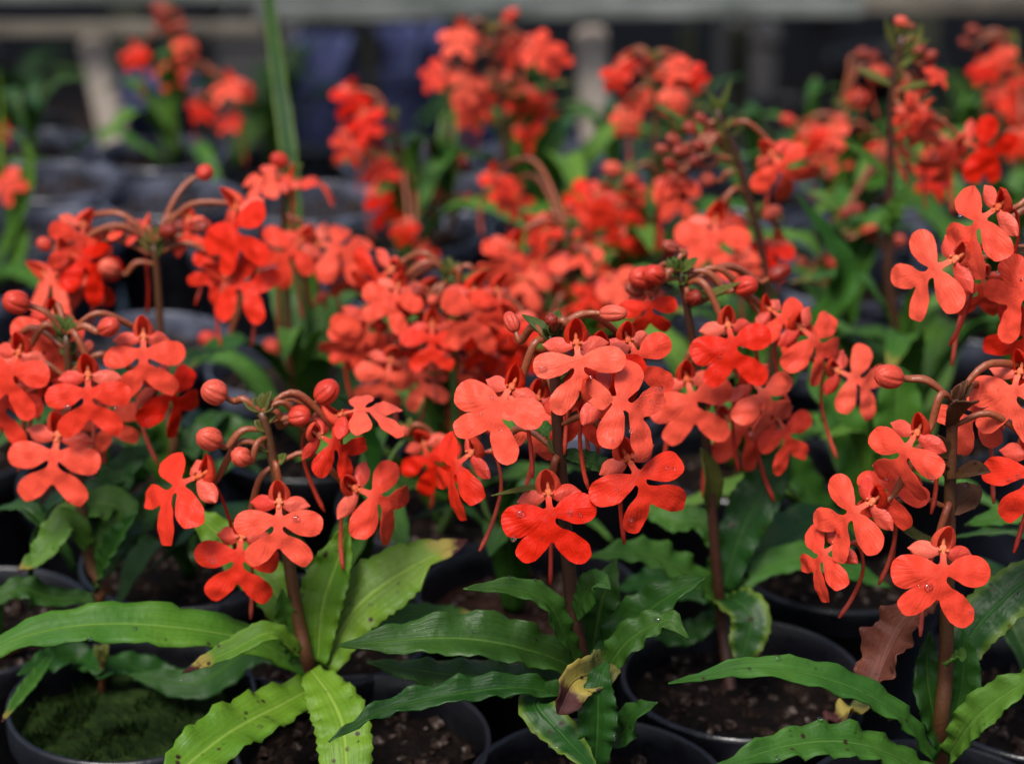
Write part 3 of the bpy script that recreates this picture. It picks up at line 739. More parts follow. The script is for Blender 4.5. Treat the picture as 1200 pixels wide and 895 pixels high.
b2 = empty('added_shade_bench', (0, 4.4, -0.62)); b2['label'] = 'second wooden bench added beyond the plank bench to shade the ground'; b2['category'] = 'bench'  # bench added so that its slats darken the open ground behind
for k in range(9): bevbox('slat', (0.0, 3.75+0.15*k, 0.0), (4.4, 0.13, 0.02), M['plank_tan'], b2)
for x in (-2.1, -0.7, 0.75, 2.1):
    for y in (3.74, 4.95): bevbox('leg', (x, y, -0.318), (0.06, 0.06, 0.60), M['post_dark'], b2)
cr = random.Random(3); PB = POT.copy(); PB.materials.clear(); PB.materials.append(M['blue_plastic']); PG = POT.copy(); PG.materials.clear(); PG.materials.append(M['grey_plastic'])
spots = []
for k in range(60):
    x, y = cr.uniform(-1.5, 1.5), cr.uniform(2.5, 3.7)
    if any((x-a)**2+(y-b)**2 < 0.24**2 for a, b in spots) or any(abs(x-(cx_-600)/2400*cy_/.93) < .14 and abs(y-cy_-.15) < .28 for cx_, cy_ in ((362, 3.1), (494, 3.3), (455, 3.0), (885, 3.4), (300, 3.5))): continue
    spots.append((x, y)); s_ = cr.uniform(2.0, 2.7)
    r = empty('large_pot', (x, y, -0.605)); r['category'] = 'pot'; r['group'] = 'large pots on the ground under the benches'; cn = 'black blue-grey black grey black'.split()[k % 5]; r['label'] = f'large {cn} pot{" with leafy green plant" if k % 3 == 0 else ""} blurred on the ground beneath the benches, {"left" if x < -0.4 else "right" if x > 0.4 else "middle"} part'
    obj('pot', (POT, PB, POT, PG, POT)[k % 5], r, mtx=Matrix.Diagonal((s_, s_, s_, 1))); obj('potting_soil', SOILS[k % 3], r, mtx=Matrix.Diagonal((s_, s_, s_, 1)))
    if k % 3 == 0:
        for q in range(7):
            sc_ = cr.uniform(1.5, 2.6)
            obj('leaf', ARCH[q % 8], r, mtx=Matrix.Translation((0, 0, s_*0.078)) @ Matrix.Rotation(q*0.9+k, 4, 'Z') @ Matrix.Rotation(R(-25), 4, 'Y') @ Matrix.Diagonal((sc_, sc_, sc_, 1)))

# ------------------------------------------------------------------ plants
HERO = {'A': (425, 865), 'B': (700, 922), 'C': (1092, 950), 'F': (870, 790), 'W': (155, 815), 'X1': (222, 652), 'X2': (620, 692), 'X3': (985, 655)}
PP = {k: at_z(x, y, POT_H+0.002) for k, (x, y) in HERO.items()}
used = [(p.x, p.y) for p in PP.values()]
NAMED = {'D': (112, .60), 'G': (430, .64), 'E': (200, .69), 'I': (340, .76), 'H': (536, .69), 'P': (742, .90), 'P2': (678, .82), 'T': (905, .76), 'N': (1044, .785), 'Q': (1250, .565), 'J': (486, 1.0),
         'J2': (526, 1.04), 'K': (598, 1.06), 'L': (206, 1.215), 'U': (768, .985), 'R': (986, .98), 'V': (986, .88), 'O': (1190, 1.10), 'S': (-24, .98), 'Z': (345, .86)}
NP = {k: [at(x, 420, Y).x, Y] for k, (x, Y) in NAMED.items()}
for _ in range(200):                      # settle the named pots so that none overlaps another
    ks = list(NP)
    for i, a in enumerate(ks):
        for q in used:
            dx, dy = NP[a][0]-q[0], NP[a][1]-q[1]; d = math.hypot(dx, dy)
            if d < 0.081: NP[a][0] += dx/d*(0.081-d)*.6; NP[a][1] += dy/d*(0.081-d)*.6
        for b in ks[:i]:
            dx, dy = NP[a][0]-NP[b][0], NP[a][1]-NP[b][1]; d = max(1e-6, math.hypot(dx, dy))
            if d < 0.081:
                e = (0.081-d)*.4; NP[a][0] += dx/d*e; NP[a][1] += dy/d*e; NP[b][0] -= dx/d*e; NP[b][1] -= dy/d*e
used += [tuple(v) for v in NP.values()]
grid = []
row = 0; y = 0.50
while y < 1.25:
    x = -0.62 + (0.041 if row % 2 else 0)
    while x < 0.62:
        gx, gy = x + random.uniform(-.002, .002), y + random.uniform(-.002, .002)
        if abs(gx) < 0.29*gy + 0.09:
            grid.append([gx, gy])
        x += 0.083
    y += 0.0725; row += 1
for _ in range(60):                       # push grid pots off the fixed ones
    for a in range(len(grid)):
        for (ux, uy) in used:
            dx, dy = grid[a][0]-ux, grid[a][1]-uy; d = math.hypot(dx, dy)
            if 1e-6 < d < 0.081: grid[a][0] += dx/d*(0.081-d)*0.5; grid[a][1] += dy/d*(0.081-d)*0.5
        for b in range(a):
            dx, dy = grid[a][0]-grid[b][0], grid[a][1]-grid[b][1]; d = math.hypot(dx, dy)
            if 1e-6 < d < 0.081:
                e = (0.081-d)*0.3; grid[a][0] += dx/d*e; grid[a][1] += dy/d*e; grid[b][0] -= dx/d*e; grid[b][1] -= dy/d*e
ok = []
for gp in grid:
    if all(math.hypot(gp[0]-q[0], gp[1]-q[1]) > 0.0775 for q in used + [tuple(o) for o in ok]) and gp[1] < 1.24: ok.append(gp)
grid = [tuple(g_) for g_ in ok]

def take(x, y):
    best = min(grid, key=lambda g_: (g_[0]-x)**2 + (g_[1]-y)**2); grid.remove(best); return best

BR = random.Random(5)
def plant(key, label, Y, stem, flowers, buds, rootpx=None, potpos=None, stemmat='stem_red', top=None, nleaf=7, pool=None, kind='soil', leaves=(), seed=1, rpx=0.0016, bracts=4, dr=0, inf0=None, group='orchids standing in black pots', bractmat='bract', lscale=1.0, hst=0.05, dense=False, lipmat='lip_deep'):
    rnd = random.Random(seed)
    P = [at(x, y, Y) for x, y in stem]                # from the top down
    if potpos is None: potpos = NP[key]
    px, py = potpos
    root = empty('potted_orchid', (px, py, 0.0)); root['label'] = label; root['category'] = 'potted orchid'; root['group'] = group
    make_pot(root, px, py, kind, seed)
    sb = Vector((px + rnd.uniform(-.005, .005), py + rnd.uniform(-.005, .005), 0.074))
    if rootpx:
        sb = at_z(rootpx[0], rootpx[1], 0.074); v = sb - Vector((px, py, 0.074)); 
        if v.length > 0.030: sb = Vector((px, py, 0.074)) + v.normalized()*0.030
    P = [p for p in P if p.z > 0.085]
    path = list(reversed(P + [sb + Vector((0, 0, -0.004))]))
    Lp = spline(path, 60)
    V, F = tube([p-root.location for p in path], lambda t: rpx*(1.25-0.62*t), 40, 10, 0.03)
    obj('stem', mesh('stem', V, F, M[stemmat]), root)
    zi = at(stem[0][0], inf0 if inf0 else stem[0][1]+70, Y).z
    infl = [p for p in Lp if p.z >= zi] or Lp[-8:]
    def node(z):
        return min(infl, key=lambda p: abs(p.z-z))
    nodes = []
    for fi, f in enumerate(flowers):
        if Y > 0.8 and len(flowers) > 6 and fi % 5 == 3 and not dense: continue
        x, y, roll, yaw, pitch, s = f[:6]; dY = f[6] if len(f) > 6 else rnd.uniform(-.008, .006)
        var = f[7] if len(f) > 7 else None; dd = f[8] if len(f) > 8 else dr
        p = at(x, y, Y+dY); nd = node(p.z + 0.006 + rnd.uniform(-.003, .004)); nodes.append((nd, p))
        flower(root, nd, x, y, roll, yaw, pitch, s, Y+dY, rnd, var, dd, lipmat=lipmat if lipmat else rnd.choice((None, 'lip_deep')))
    for b in buds:
        x, y, r = b[:3]; dY = b[3] if len(b) > 3 else 0; dark = len(b) > 4 and b[4]
        p = at(x, y, Y+dY); nd = node(p.z + rnd.uniform(-.001, .003)); nodes.append((nd, p))
        bud(root, nd, x, y, r, Y+dY, rnd, dark)
    for nd, p in nodes:                                # a bract
        if rnd.random() < 0.4: continue
        # under each flower stalk
        d = p-nd; d.z = 0
        if d.length < 1e-4: d = Vector((0, -1, 0))
        d = (d.normalized() + Vector((rnd.uniform(-.2, .2), 0, rnd.uniform(0.5, 1.1)))).normalized(); L = rnd.uniform(0.004, 0.0065)
        leaf(root, [nd, nd+d*L*0.5, nd+d*L+Vector((0, 0, 0.001))], 0.0032, bractmat, 'bract', fold=0.5, n=10, m=4, seed=rnd.randrange(999), prof='oval')
    tp = Lp[-1]
    for k in range(bracts):                            # the tuft at the tip
        a = rnd.uniform(0, 6.28); d = Vector((math.cos(a)*0.5, math.sin(a)*0.5, 1)).normalized(); L = rnd.uniform(0.004, 0.0075)
        leaf(root, [tp - Vector((0, 0, 0.002)), tp+d*L*0.5, tp+d*L], 0.003, bractmat, 'bract', fold=0.5, n=8, m=4, seed=rnd.randrange(999), prof='oval')
    for k, lf in enumerate(leaves):
        pts, wpx, mt = lf[:3]; kw = dict(lf[3]) if len(lf) > 3 else {}
        W_ = [at(q[0], q[1], Y + (q[2] if len(q) > 2 else 0)) for q in pts]
        d = (W_[len(W_)//2]-CAMP).dot(FWD)
        kw.setdefault('seed', seed*31+k); kw.setdefault('wave', wpx*d/FPX*(0.015 if 'bract' in mt else 0.095))
        leaf(root, W_, wpx*d/FPX*0.93, mt, kw.pop('name', 'leaf'), drops=6 if key in 'ABC' and wpx > 30 and 'dead' not in mt else 0, **kw)
    if nleaf: rosette(root, sb, nleaf, rnd, hst, lscale, pool, up=Lp[30])
    return root

B0 = dict(fold=0.3)
plant('A', 'orchid with lime green leaves and five round buds around its top, front left of centre', 0.549,
      [(306, 482), (312, 500), (320, 540), (330, 600), (342, 680), (352, 735), (362, 778)],
      [(327, 592, 0, 0, 5, 1.0, -.012, 0, 1), (283, 632, -5, -4, 0, 1.06, -.004, 4, 2), (229, 560, -48, -30, 25, 1.1, -.004, 3), (377, 512, 58, 35, 0, .85, .0, 6),
       (404, 485, 86, 5, 62, .95, .004, 1), (421, 574, 62, 22, 10, 1.05, 0, 5)],
      [(250, 459, 16.5), (383, 459, 16.5, .004), (245, 514, 16, -.006), (282, 535, 13.5, -.01), (352, 487, 14, .0, False), (349, 490, 12, .01, True), (377, 490, 11, .008)],
      rootpx=(388, 850), potpos=(PP['A'].x, PP['A'].y), stemmat='stem_mixed', rpx=0.0021, inf0=545, nleaf=0, seed=2, bracts=5, bractmat='bract',
      leaves=[([(372, 790, .01), (300, 752, .0), (200, 734, -.01), (100, 732, -.015), (10, 752, -.02), (-60, 800, -.03)], 60, 'lime', dict(fold=.18, freq=6, wave=.0012)),
              ([(352, 765, -.012), (318, 741, -.018), (270, 762, -.022), (213, 788, -.026)], 30, 'lime_tip', dict(fold=.5)),
              ([(378, 800, -.005), (330, 825, -.02), (268, 858, -.04), (195, 915, -.06)], 72, 'lime', dict(fold=.25, prof='blunt')),
              ([(364, 785, -.01), (386, 815, -.022), (402, 855, -.035), (407, 930, -.05)], 70, 'lime', dict(fold=.1, prof='blunt')),
              ([(372, 775, .0), (378, 710, .006), (396, 655, .012), (408, 612, .015)], 58, 'lime', dict(fold=.4, cup=.2)),
              ([(380, 780, .0), (415, 715, .008), (470, 672, .014), (548, 632, .02)], 86, 'lime_tip', dict(fold=.12, bite=(.80, .09, .62), wave=.0012)),
              ([(350, 760, .012), (322, 695, .022), (270, 640, .03), (212, 588, .035)], 62, 'lime', dict(fold=.2)),
              ([(385, 770, .012), (450, 728, .02), (510, 720, .025), (572, 722, .03)], 34, 'mid_tip', dict(fold=.2)),
              ([(375, 780, .02), (300, 760, .03), (230, 800, .03), (150, 790, .03)], 60, 'dark', dict(fold=.2)),
              ([(345, 770, .004), (335, 720, .0), (330, 690, -.002)], 34, 'mid', dict(fold=.6))])
plant('B', 'orchid in the centre foreground, wet red flowers over wavy dark leaves', 0.524,
      [(646, 392), (650, 440), (655, 520), (661, 600), (668, 680), (676, 740), (686, 800), (692, 830)],
      [(643, 582, 5, -4, 2, 1.02, -.012, 2, 6), (597, 457, -24, -14, 12, 1.0, -.012, 2, 4), (676, 406, 4, 2, 5, .96, -.010, 6, 2), (706, 464, 62, 22, 14, 1.05, -.014, 1, 4),
       (738, 541, 26, 8, 2, 1.05, -.012, 3, 4), (706, 416, 14, 10, 0, .95, .004, 5, 0), (684, 460, -6, 0, 0, .85, .006, 1, 0), (549, 534, -42, -48, 6, 1.0, .012, 3, 0),
       (738, 402, 20, 15, 0, .9, .016, 2, 0), (629, 470, -14, -10, 0, .9, .022, 3, 0)],
      [(646, 375, 10, -.006, True), (717, 367, 15, -.002), (600, 378, 12, .02)],
      rootpx=(700, 905), lipmat=None, potpos=(PP['B'].x, PP['B'].y), stemmat='stem_red', rpx=0.0023, inf0=560, nleaf=0, seed=3, kind='soil', bracts=4,
      leaves=[([(700, 800, 0), (640, 768, -.005), (540, 748, -.01), (395, 756, -.015)], 66, 'dark', dict(fold=.5, wave=.0017, freq=6)),
              ([(700, 812, .002), (620, 792, .0), (530, 790, -.004), (430, 775, -.008)], 54, 'dark', dict(fold=-.2, wave=.0018, freq=6)),
              ([(700, 825, -.01), (620, 806, -.02), (540, 812, -.025), (450, 832, -.03), (385, 868, -.04)], 34, 'dark', dict(fold=.7, wave=.0019, freq=7)),
              ([(690, 822, -.01), (630, 822, -.02), (660, 862, -.03), (702, 905, -.045)], 52, 'dark_edge', dict(fold=.1, wave=.001)),
              ([(698, 800, .0), (728, 748, -.002), (775, 704, -.004), (828, 675, -.006)], 56, 'dark', dict(fold=.5, wave=.0015)),
              ([(700, 800, -.01), (735, 752, -.015), (780, 728, -.018), (808, 748, -.022)], 44, 'dark', dict(fold=.35, wave=.0014)),
              ([(690, 790, .01), (698, 740, .012), (706, 700, .012), (722, 655, .014)], 60, 'dark', dict(fold=.35)),
              ([(680, 775, -.008), (662, 745, -.012), (640, 705, -.016), (600, 690, -.02), (543, 689, -.026)], 34, 'dark', dict(fold=.5)),
              ([(700, 840, -.008), (725, 862, -.02), (742, 838, -.026), (770, 822, -.03)], 42, 'dark', dict(fold=.3)),
              ([(716, 770, -.006), (700, 788, -.02), (672, 800, -.028), (654, 836, -.036)], 44, 'half_dead', dict(fold=.5, cup=.3, twist=-.7, prof='blunt')),
              ([(697, 905, -.03), (700, 850, -.03), (702, 800, -.028), (712, 772, -.022)], 50, 'dark', dict(fold=.3)),
              ([(674, 720, -.004), (684, 700, -.008), (700, 680, -.012), (716, 690, -.016)], 46, 'dark', dict(fold=.1, wave=.0004)),
              ([(660, 590, 0), (655, 572, -.004), (620, 572, -.008), (576, 580, -.014)], 9, 'bract', dict(fold=.4)),
              ([(664, 620, 0), (672, 650, -.003), (682, 640, -.008)], 14, 'mid', dict(fold=.4)),
              ([(650, 420, .0), (640, 390, .006), (612, 368, .01)], 18, 'bract', dict(fold=.4)),
              ([(655, 520, .004), (640, 505, .008), (600, 488, .012)], 22, 'mid', dict(fold=.4)),
              ([(656, 530, .002), (690, 540, .0), (735, 560, -.002)], 26, 'dark', dict(fold=.4))])
plant('C', 'orchid at the right front, its long chain of red flowers trailing down left', 0.512,
      [(1117, 470), (1116, 500), (1114, 560), (1112, 640), (1110, 720), (1108, 790), (1103, 850)],
      [(1105, 648, -7, 0, 3, 1.03, -.016, 2, 4), (1072, 511, -24, -34, 6, .95, -.012, 5, 3), (1052, 556, -20, -14, 0, .8, .0, 1, 1), (1018, 590, -52, -44, 8, 1.0, -.008, 6, 2), (978, 640, -44, -52, 8, .85, -.004, 3, 0),
       (1194, 440, -8, -36, 8, .98, .004, 2, 3), (1208, 534, 0, -24, 5, 1.02, -.004, 3, 2), (1160, 478, -60, -10, 0, .8, .012, 1, 0)],
      [(1042, 441, 18.5, -.004)],
      rootpx=(1100, 930), potpos=(PP['C'].x, PP['C'].y), stemmat='stem_mixed', rpx=0.0023, inf0=600, nleaf=0, seed=4, bractmat='brown_bract', bracts=4,
      leaves=[([(1096, 892, -.004), (1055, 838, -.014), (985, 800, -.02), (890, 782, -.025), (783, 800, -.03)], 40, 'mid', dict(fold=.3, wave=.0014, freq=8)),
              ([(1092, 905, -.01), (1010, 872, -.022), (930, 872, -.03), (830, 902, -.042)], 50, 'mid', dict(fold=.3, wave=.0018, freq=7)),
              ([(1092, 700, .006), (1062, 728, .002), (1040, 768, -.004), (1024, 810, -.01)], 56, 'dead', dict(fold=.4, cup=.35, wave=.0035, freq=4, twist=.7, prof='blunt', n=48, m=12)),
              ([(1112, 885, -.004), (1140, 845, -.012), (1180, 812, -.016), (1235, 780, -.02)], 48, 'mid', dict(fold=.5, wave=.0016)),
              ([(1112, 800, .008), (1138, 745, .014), (1178, 700, .018), (1250, 640, .025)], 66, 'dark_edge', dict(fold=.2, wave=.0012)),
              ([(1103, 880, .0), (1090, 820, .0), (1086, 780, .002), (1090, 740, .004)], 44, 'dark', dict(fold=.5)),
              ([(1106, 870, .002), (1124, 820, .004), (1130, 770, .006), (1128, 735, .008)], 44, 'mid', dict(fold=.5)),
              ([(1060, 842, .02), (1020, 828, .012), (990, 838, .006), (958, 858, .002)], 36, 'half_dead', dict(fold=.5, wave=.003, twist=1.0, prof='blunt')),
              ([(1110, 775, -.004), (1125, 768, -.010), (1128, 775, -.012)], 30, 'mid', dict(fold=.2)),
              ([(1116, 500, 0), (1130, 480, -.008), (1140, 470, -.016)], 36, 'brown_bract', dict(fold=.5)),
              ([(1114, 560, 0), (1135, 555, -.006), (1160, 552, -.012)], 34, 'brown_bract', dict(fold=.5)),
              ([(1113, 600, 0), (1130, 585, .002), (1150, 570, .004)], 40, 'brown_bract', dict(fold=.5)),
              ([(1112, 560, 0), (1104, 530, -.002), (1100, 510, -.004)], 30, 'brown_bract', dict(fold=.5)),
              ([(1112, 640, 0), (1070, 625, .004), (1030, 590, .006)], 14, 'bract', dict(fold=.4))])
plant('F', 'orchid right of centre in a wide black pot, flowers over spotted leaves', 0.600,
      [(797, 318), (803, 350), (812, 400), (822, 470), (830, 540), (836, 620), (842, 690), (848, 740), (852, 800)],
      [(854, 385, 8, 4, 4, .98, -.018, 2, 3), (884, 450, 36, 20, 4, .98, -.012, 5, 2), (940, 386, 44, 32, 4, 1.0, -.004, 3, 2), (985, 436, 62, 20, 6, .95, 0, 1), (806, 449, 10, 5, 2, 1.05, -.01, 2, 2),
       (912, 492, 24, 30, 0, .9, 0, 6), (855, 492, 50, 15, 0, 1.0, .012, 3), (758, 345, 8, 0, 0, .75, .0, 5), (905, 365, 40, 20, 20, .8, .0, 1)],
      [(785, 289, 10.5, 0, True), (752, 325, 16, -.002), (766, 322, 15, -.008), (874, 335, 15, -.004), (813, 349, 11.5, -.008, True), (912, 320, 13, .02, True), (744, 340, 11, 0, True)],
      rootpx=(860, 822), lipmat=None, potpos=(PP['F'].x, PP['F'].y), stemmat='stem_red', rpx=0.0018, inf0=480, nleaf=0, seed=5, bracts=5, kind='soil',
      leaves=[([(845, 705, -.002), (860, 702, -.014), (880, 725, -.022), (868, 775, -.028)], 50, 'dark_edge', dict(fold=.2, prof='blunt')),
              ([(848, 690, .0), (868, 625, .006), (900, 560, .012), (926, 492, .018)], 62, 'dark_tip', dict(fold=.3)),
              ([(850, 700, .0), (890, 668, .006), (950, 655, .012), (1045, 688, .016)], 42, 'mid', dict(fold=.3)),
              ([(842, 705, .0), (808, 672, -.006), (750, 648, -.012), (690, 652, -.02)], 46, 'mid', dict(fold=.3, wave=.0016)),
              ([(840, 720, .006), (812, 740, .0), (780, 742, -.004), (740, 725, -.01)], 40, 'dark', dict(fold=.3)),
              ([(846, 730, .004), (850, 690, .008), (858, 650, .008), (880, 600, .01)], 54, 'dark', dict(fold=.4)),
              ([(838, 640, .004), (822, 612, .008), (790, 610, .012), (740, 590, .016)], 40, 'mid', dict(fold=.4)),
              ([(846, 700, .012), (800, 690, .02), (770, 680, .03), (720, 690, .04)], 44, 'dark', dict(fold=.3)),
              ([(850, 700, .02), (900, 640, .03), (960, 610, .04), (1010, 640, .045)], 56, 'dark', dict(fold=.2)),
              ([(834, 600, .002), (832, 560, -.004), (822, 525, -.008)], 30, 'bract', dict(fold=.5)),
              ([(828, 470, .004), (850, 440, .008), (890, 420, .012)], 18, 'bract', dict(fold=.5)),
              ([(800, 340, 0), (830, 345, -.004), (868, 330, -.006)], 12, 'bract', dict(fold=.5))])
# mossy pot at the left, its leaves only
plant('W', 'mossy black pot at the lower left corner with a short leafless dark shoot', 0.585,
      [(120, 770), (118, 800)], [], [], rootpx=(118, 815), potpos=(PP['W'].x, PP['W'].y), stemmat='stem_mixed', rpx=0.0012, nleaf=0, kind='moss', seed=6, bracts=3,
      leaves=[([(60, 770, -.01), (45, 790, -.02), (25, 815, -.03), (2, 845, -.04)], 18, 'mid_tip', dict(fold=.6)),
              ([(110, 790, 0), (150, 780, .01), (200, 800, .01), (235, 830, 0)], 40, 'dark', dict(fold=.3)),
              ([(120, 785, 0), (90, 770, .01), (60, 775, 0), (20, 790, -.01)], 44, 'dark', dict(fold=.3))])
plant('D', 'orchid at the left edge with a broad low bunch of wet red flowers', 0.600,
      [(78, 392), (80, 430), (84, 480), (90, 540), (97, 610), (105, 660), (112, 705)],
      [(103, 443, 3, 2, 3, 1.02, -.016, 0, 2), (67, 514, -5, -5, 2, 1.15, -.014, 0, 2), (20, 417, -15, -12, 0, 1.0, -.008, 2), (168, 398, 2, 5, 5, 1.0, -.004, 1), (186, 450, 46, 45, 0, 1.0, 0, 3),
       (8, 455, -8, -10, 0, 1.0, .0, 6), (52, 428, 0, 0, 0, .8, .012, 2), (34, 410, 25, 0, 0, .9, .01, 5), (125, 475, 12, 10, 0, .8, .014, 1), (-14, 420, -20, -20, 0, 1.0, .01, 3), (60, 372, -10, 0, 0, .9, .012, 2)],
      [(18, 354, 17, -.006), (127, 383, 14.5, -.008), (100, 408, 11, .01)],
      stemmat='stem_mixed', rpx=0.0021, inf0=540, nleaf=3, pool=(1, 4), seed=7, bracts=5,
      leaves=[([(104, 640, -.002), (80, 612, -.006), (48, 650, -.012), (20, 670, -.018)], 40, 'mid_tip', dict(fold=.4)),
              ([(112, 690, 0), (124, 660, -.006), (140, 630, -.01), (160, 600, -.012)], 34, 'dark', dict(fold=.6)),
              ([(110, 680, .01), (150, 620, .016), (200, 580, .02), (250, 575, .026)], 56, 'dark', dict(fold=.3)),
              ([(108, 650, .0), (140, 600, .004), (110, 590, .004), (60, 600, .004)], 50, 'mid', dict(fold=.2)),
              ([(110, 700, -.004), (60, 700, -.01), (20, 690, -.014), (-30, 720, -.02)], 34, 'dark', dict(fold=.3)),
              ([(105, 650, .0), (120, 600, .01), (150, 545, .018), (190, 520, .02)], 50, 'dark', dict(fold=.3))])
plant('G', 'thin stemmed orchid with few small flowers, behind the browned lime leaf', 0.640,
      [(478, 512), (462, 530), (444, 570), (434, 610), (430, 660), (430, 700)],
      [(498, 523, 10, 20, 0, .78, -.01, 1)], [(472, 505, 9, 0)],
      stemmat='stem_green', rpx=0.0011, inf0=540, nleaf=5, pool=(1, 4, 7), seed=8, bracts=3)
plant('E', 'orchid on the upper left with arching red stalks, spread wide against the dark pots', 0.690,
      [(181, 285), (183, 310), (186, 350), (190, 420), (196, 480), (200, 540)],
      [(276, 248, 0, 3, 4, 1.05, -.01, 0), (262, 308, -38, -10, 8, .75, 0, 2), (268, 324, 54, 15, 8, 1.05, -.01, 3), (97, 266, -2, 0, 0, .9, 0, 2), (84, 298, 35, 5, 0, .95, -.006, 5), (54, 322, 45, 0, 0, 1.0, 0, 1),
       (160, 266, -84, 0, 58, 1.0, .004, 3), (221, 258, 0, 5, 0, .7, .004, 5), (104, 300, 8, 5, 0, .85, .01, 1), (92, 315, 20, 0, 10, .8, 0, 2)],
      [(52, 286, 9, .004), (196, 272, 13, -.006, True), (235, 266, 11, 0, True), (127, 314, 13, -.004), (241, 202, 10.5, .01), (210, 266, 10, .004, True)],
      stemmat='stem_mixed', rpx=0.0019, inf0=330, nleaf=5, pool=(1, 4, 5), seed=9, bracts=4, hst=.04,
      leaves=[([(205, 560, 0), (190, 500, 0), (170, 490, 0), (150, 470, 0)], 40, 'dark'), ([(205, 560, 0), (225, 520, .01), (270, 505, .01), (320, 520, .0)], 44, 'dark')])
plant('I', 'orchid with drooping orange flowers, beside the foot of the tall green blade', 0.76,
      [(340, 205), (334, 230), (332, 270), (335, 320), (338, 380), (340, 430)],
      [(350, 283, -30, -10, 0, .95, -.01, 0), (376, 286, 62, 20, 5, 1.05, -.006, 3), (405, 305, 22, 10, 0, .85, .0, 2), (329, 207, -70, -5, 40, .9, 0, 1), (350, 212, 72, 15, 55, .95, 0, 5)],
      [(377, 349, 9, 0), (328, 188, 10, 0), (318, 406, 10, .02), (245, 398, 12, .01)],
      stemmat='stem_mixed', rpx=0.0016, inf0=300, nleaf=8, pool=(0, 2, 3, 6), lscale=1.1, seed=10, bracts=3)
plant('H', 'crowded orchid left of centre topped by a star of thin green bracts', 0.690,
      [(528, 322), (528, 345), (530, 400), (532, 460), (534, 520), (536, 580)],
      [(506, 384, 0, 2, 3, .93, -.016, 0, 1), (457, 425, 6, 3, 2, 1.0, -.014, 2, 1), (456, 318, -46, -10, 5, 1.0, -.004, 3), (465, 338, -2, 0, 0, .85, -.01, 2), (562, 388, 0, 0, 0, .85, -.004, 2), (500, 340, 6, 0, 0, .8, .004, 2), (545, 470, 6, 0, 0, .8, .01, 2), (432, 378, -4, -5, 0, 1.0, 0, 1), (420, 392, -12, -5, 0, .9, .004, 6),
       (556, 345, -10, 0, 0, 1.05, -.01, 2), (583, 343, 10, 5, 0, 1.0, -.006, 5), (541, 430, -15, 0, 0, .85, .0, 4), (564, 420, 5, 0, 0, .8, .01, 3), (562, 455, 0, 0, 0, .8, .012, 1),
       (468, 400, 8, 0, 0, .95, .008, 6), (492, 430, 12, 0, 0, .9, .0, 3), (598, 375, 8, 10, 0, .9, -.01, 1), (540, 372, 0, 0, 0, .9, .0, 1)],
      [(491, 345, 10, -.008, True), (508, 352, 9, -.012), (560, 340, 8, 0, True)],
      stemmat='stem_green', rpx=0.0019, inf0=470, nleaf=7, seed=11, bracts=6,
      leaves=[([(528, 325, 0), (515, 312, .0), (502, 294, .0)], 10, 'bract', dict(fold=.4)), ([(528, 325, 0), (550, 325, -.004), (572, 314, -.008)], 10, 'bract', dict(fold=.4))])
plant('P', 'orchid in the hazy middle, dense rosy red flowers under one round bud', 0.90,
      [(735, 205), (737, 240), (740, 290), (742, 340), (742, 390)],
      [(738, 222, 0, 0, 0, 1.0, 0, 2), (790, 214, 4, 0, 0, 1.0, 0, 5), (728, 240, -12, 0, 0, 1.1, -.01, 1), (742, 270, 5, 0, 0, 1.1, -.01, 3), (700, 228, -40, 0, 0, 1.0, 0, 2), (720, 285, 0, 0, 0, 1., 0, 4),
       (690, 250, -30, 0, 0, .8, 0, 5), (770, 280, 10, 0, 0, .9, .01, 1)],
      [(718, 198, 11, 0), (740, 213, 10, -.01), (700, 235, 7, 0, True), (672, 245, 7, 0, True)],
      rpx=0.0019, inf0=300, dense=True, nleaf=9, pool=(0, 2, 3, 6), lscale=1.1, seed=12, bracts=3)
plant('P2', 'orchid at the very middle with many small blooms and brown unripe buds', 0.82,
      [(668, 270), (670, 300), (674, 350), (676, 400), (678, 440)],
      [(625, 262, 30, 0, 10, .8, 0, 1), (600, 290, -10, 0, 0, 1.0, -.01, 2), (640, 300, 5, 0, 0, 1.0, 0, 3), (625, 312, -8, 0, 0, 1.0, -.01, 5), (590, 320, -20, 0, 0, .9, 0, 6), (690, 330, 10, 0, 0, .95, 0, 2),
       (715, 325, 20, 0, 10, .9, -.01, 4), (612, 345, 0, 0, 0, .9, 0, 2), (640, 385, 0, 0, 0, .85, -.02, 2), (600, 402, 10, 0, 0, .8, -.02, 1), (665, 372, -10, 0, 0, .8, -.01, 3), (745, 385, 10, 0, 0, .85, -.01, 5), (690, 290, -20, 0, 0, .7, 0, 6), (725, 355, 12, 0, 0, .9, 0, 5), (580, 205, 15, 0, 10, .9, .1, 2), (590, 225, 30, 0, 0, .8, .1, 1)],
      [(631, 326, 8, -.01, True), (654, 328, 8, -.01, True), (674, 290, 8, 0, True), (692, 305, 7, 0, True), (700, 345, 8, 0), (622, 283, 8, 0)],
      rpx=0.0018, inf0=350, dense=True, nleaf=9, pool=(0, 2, 3, 6), lscale=1.1, seed=13, bracts=3)
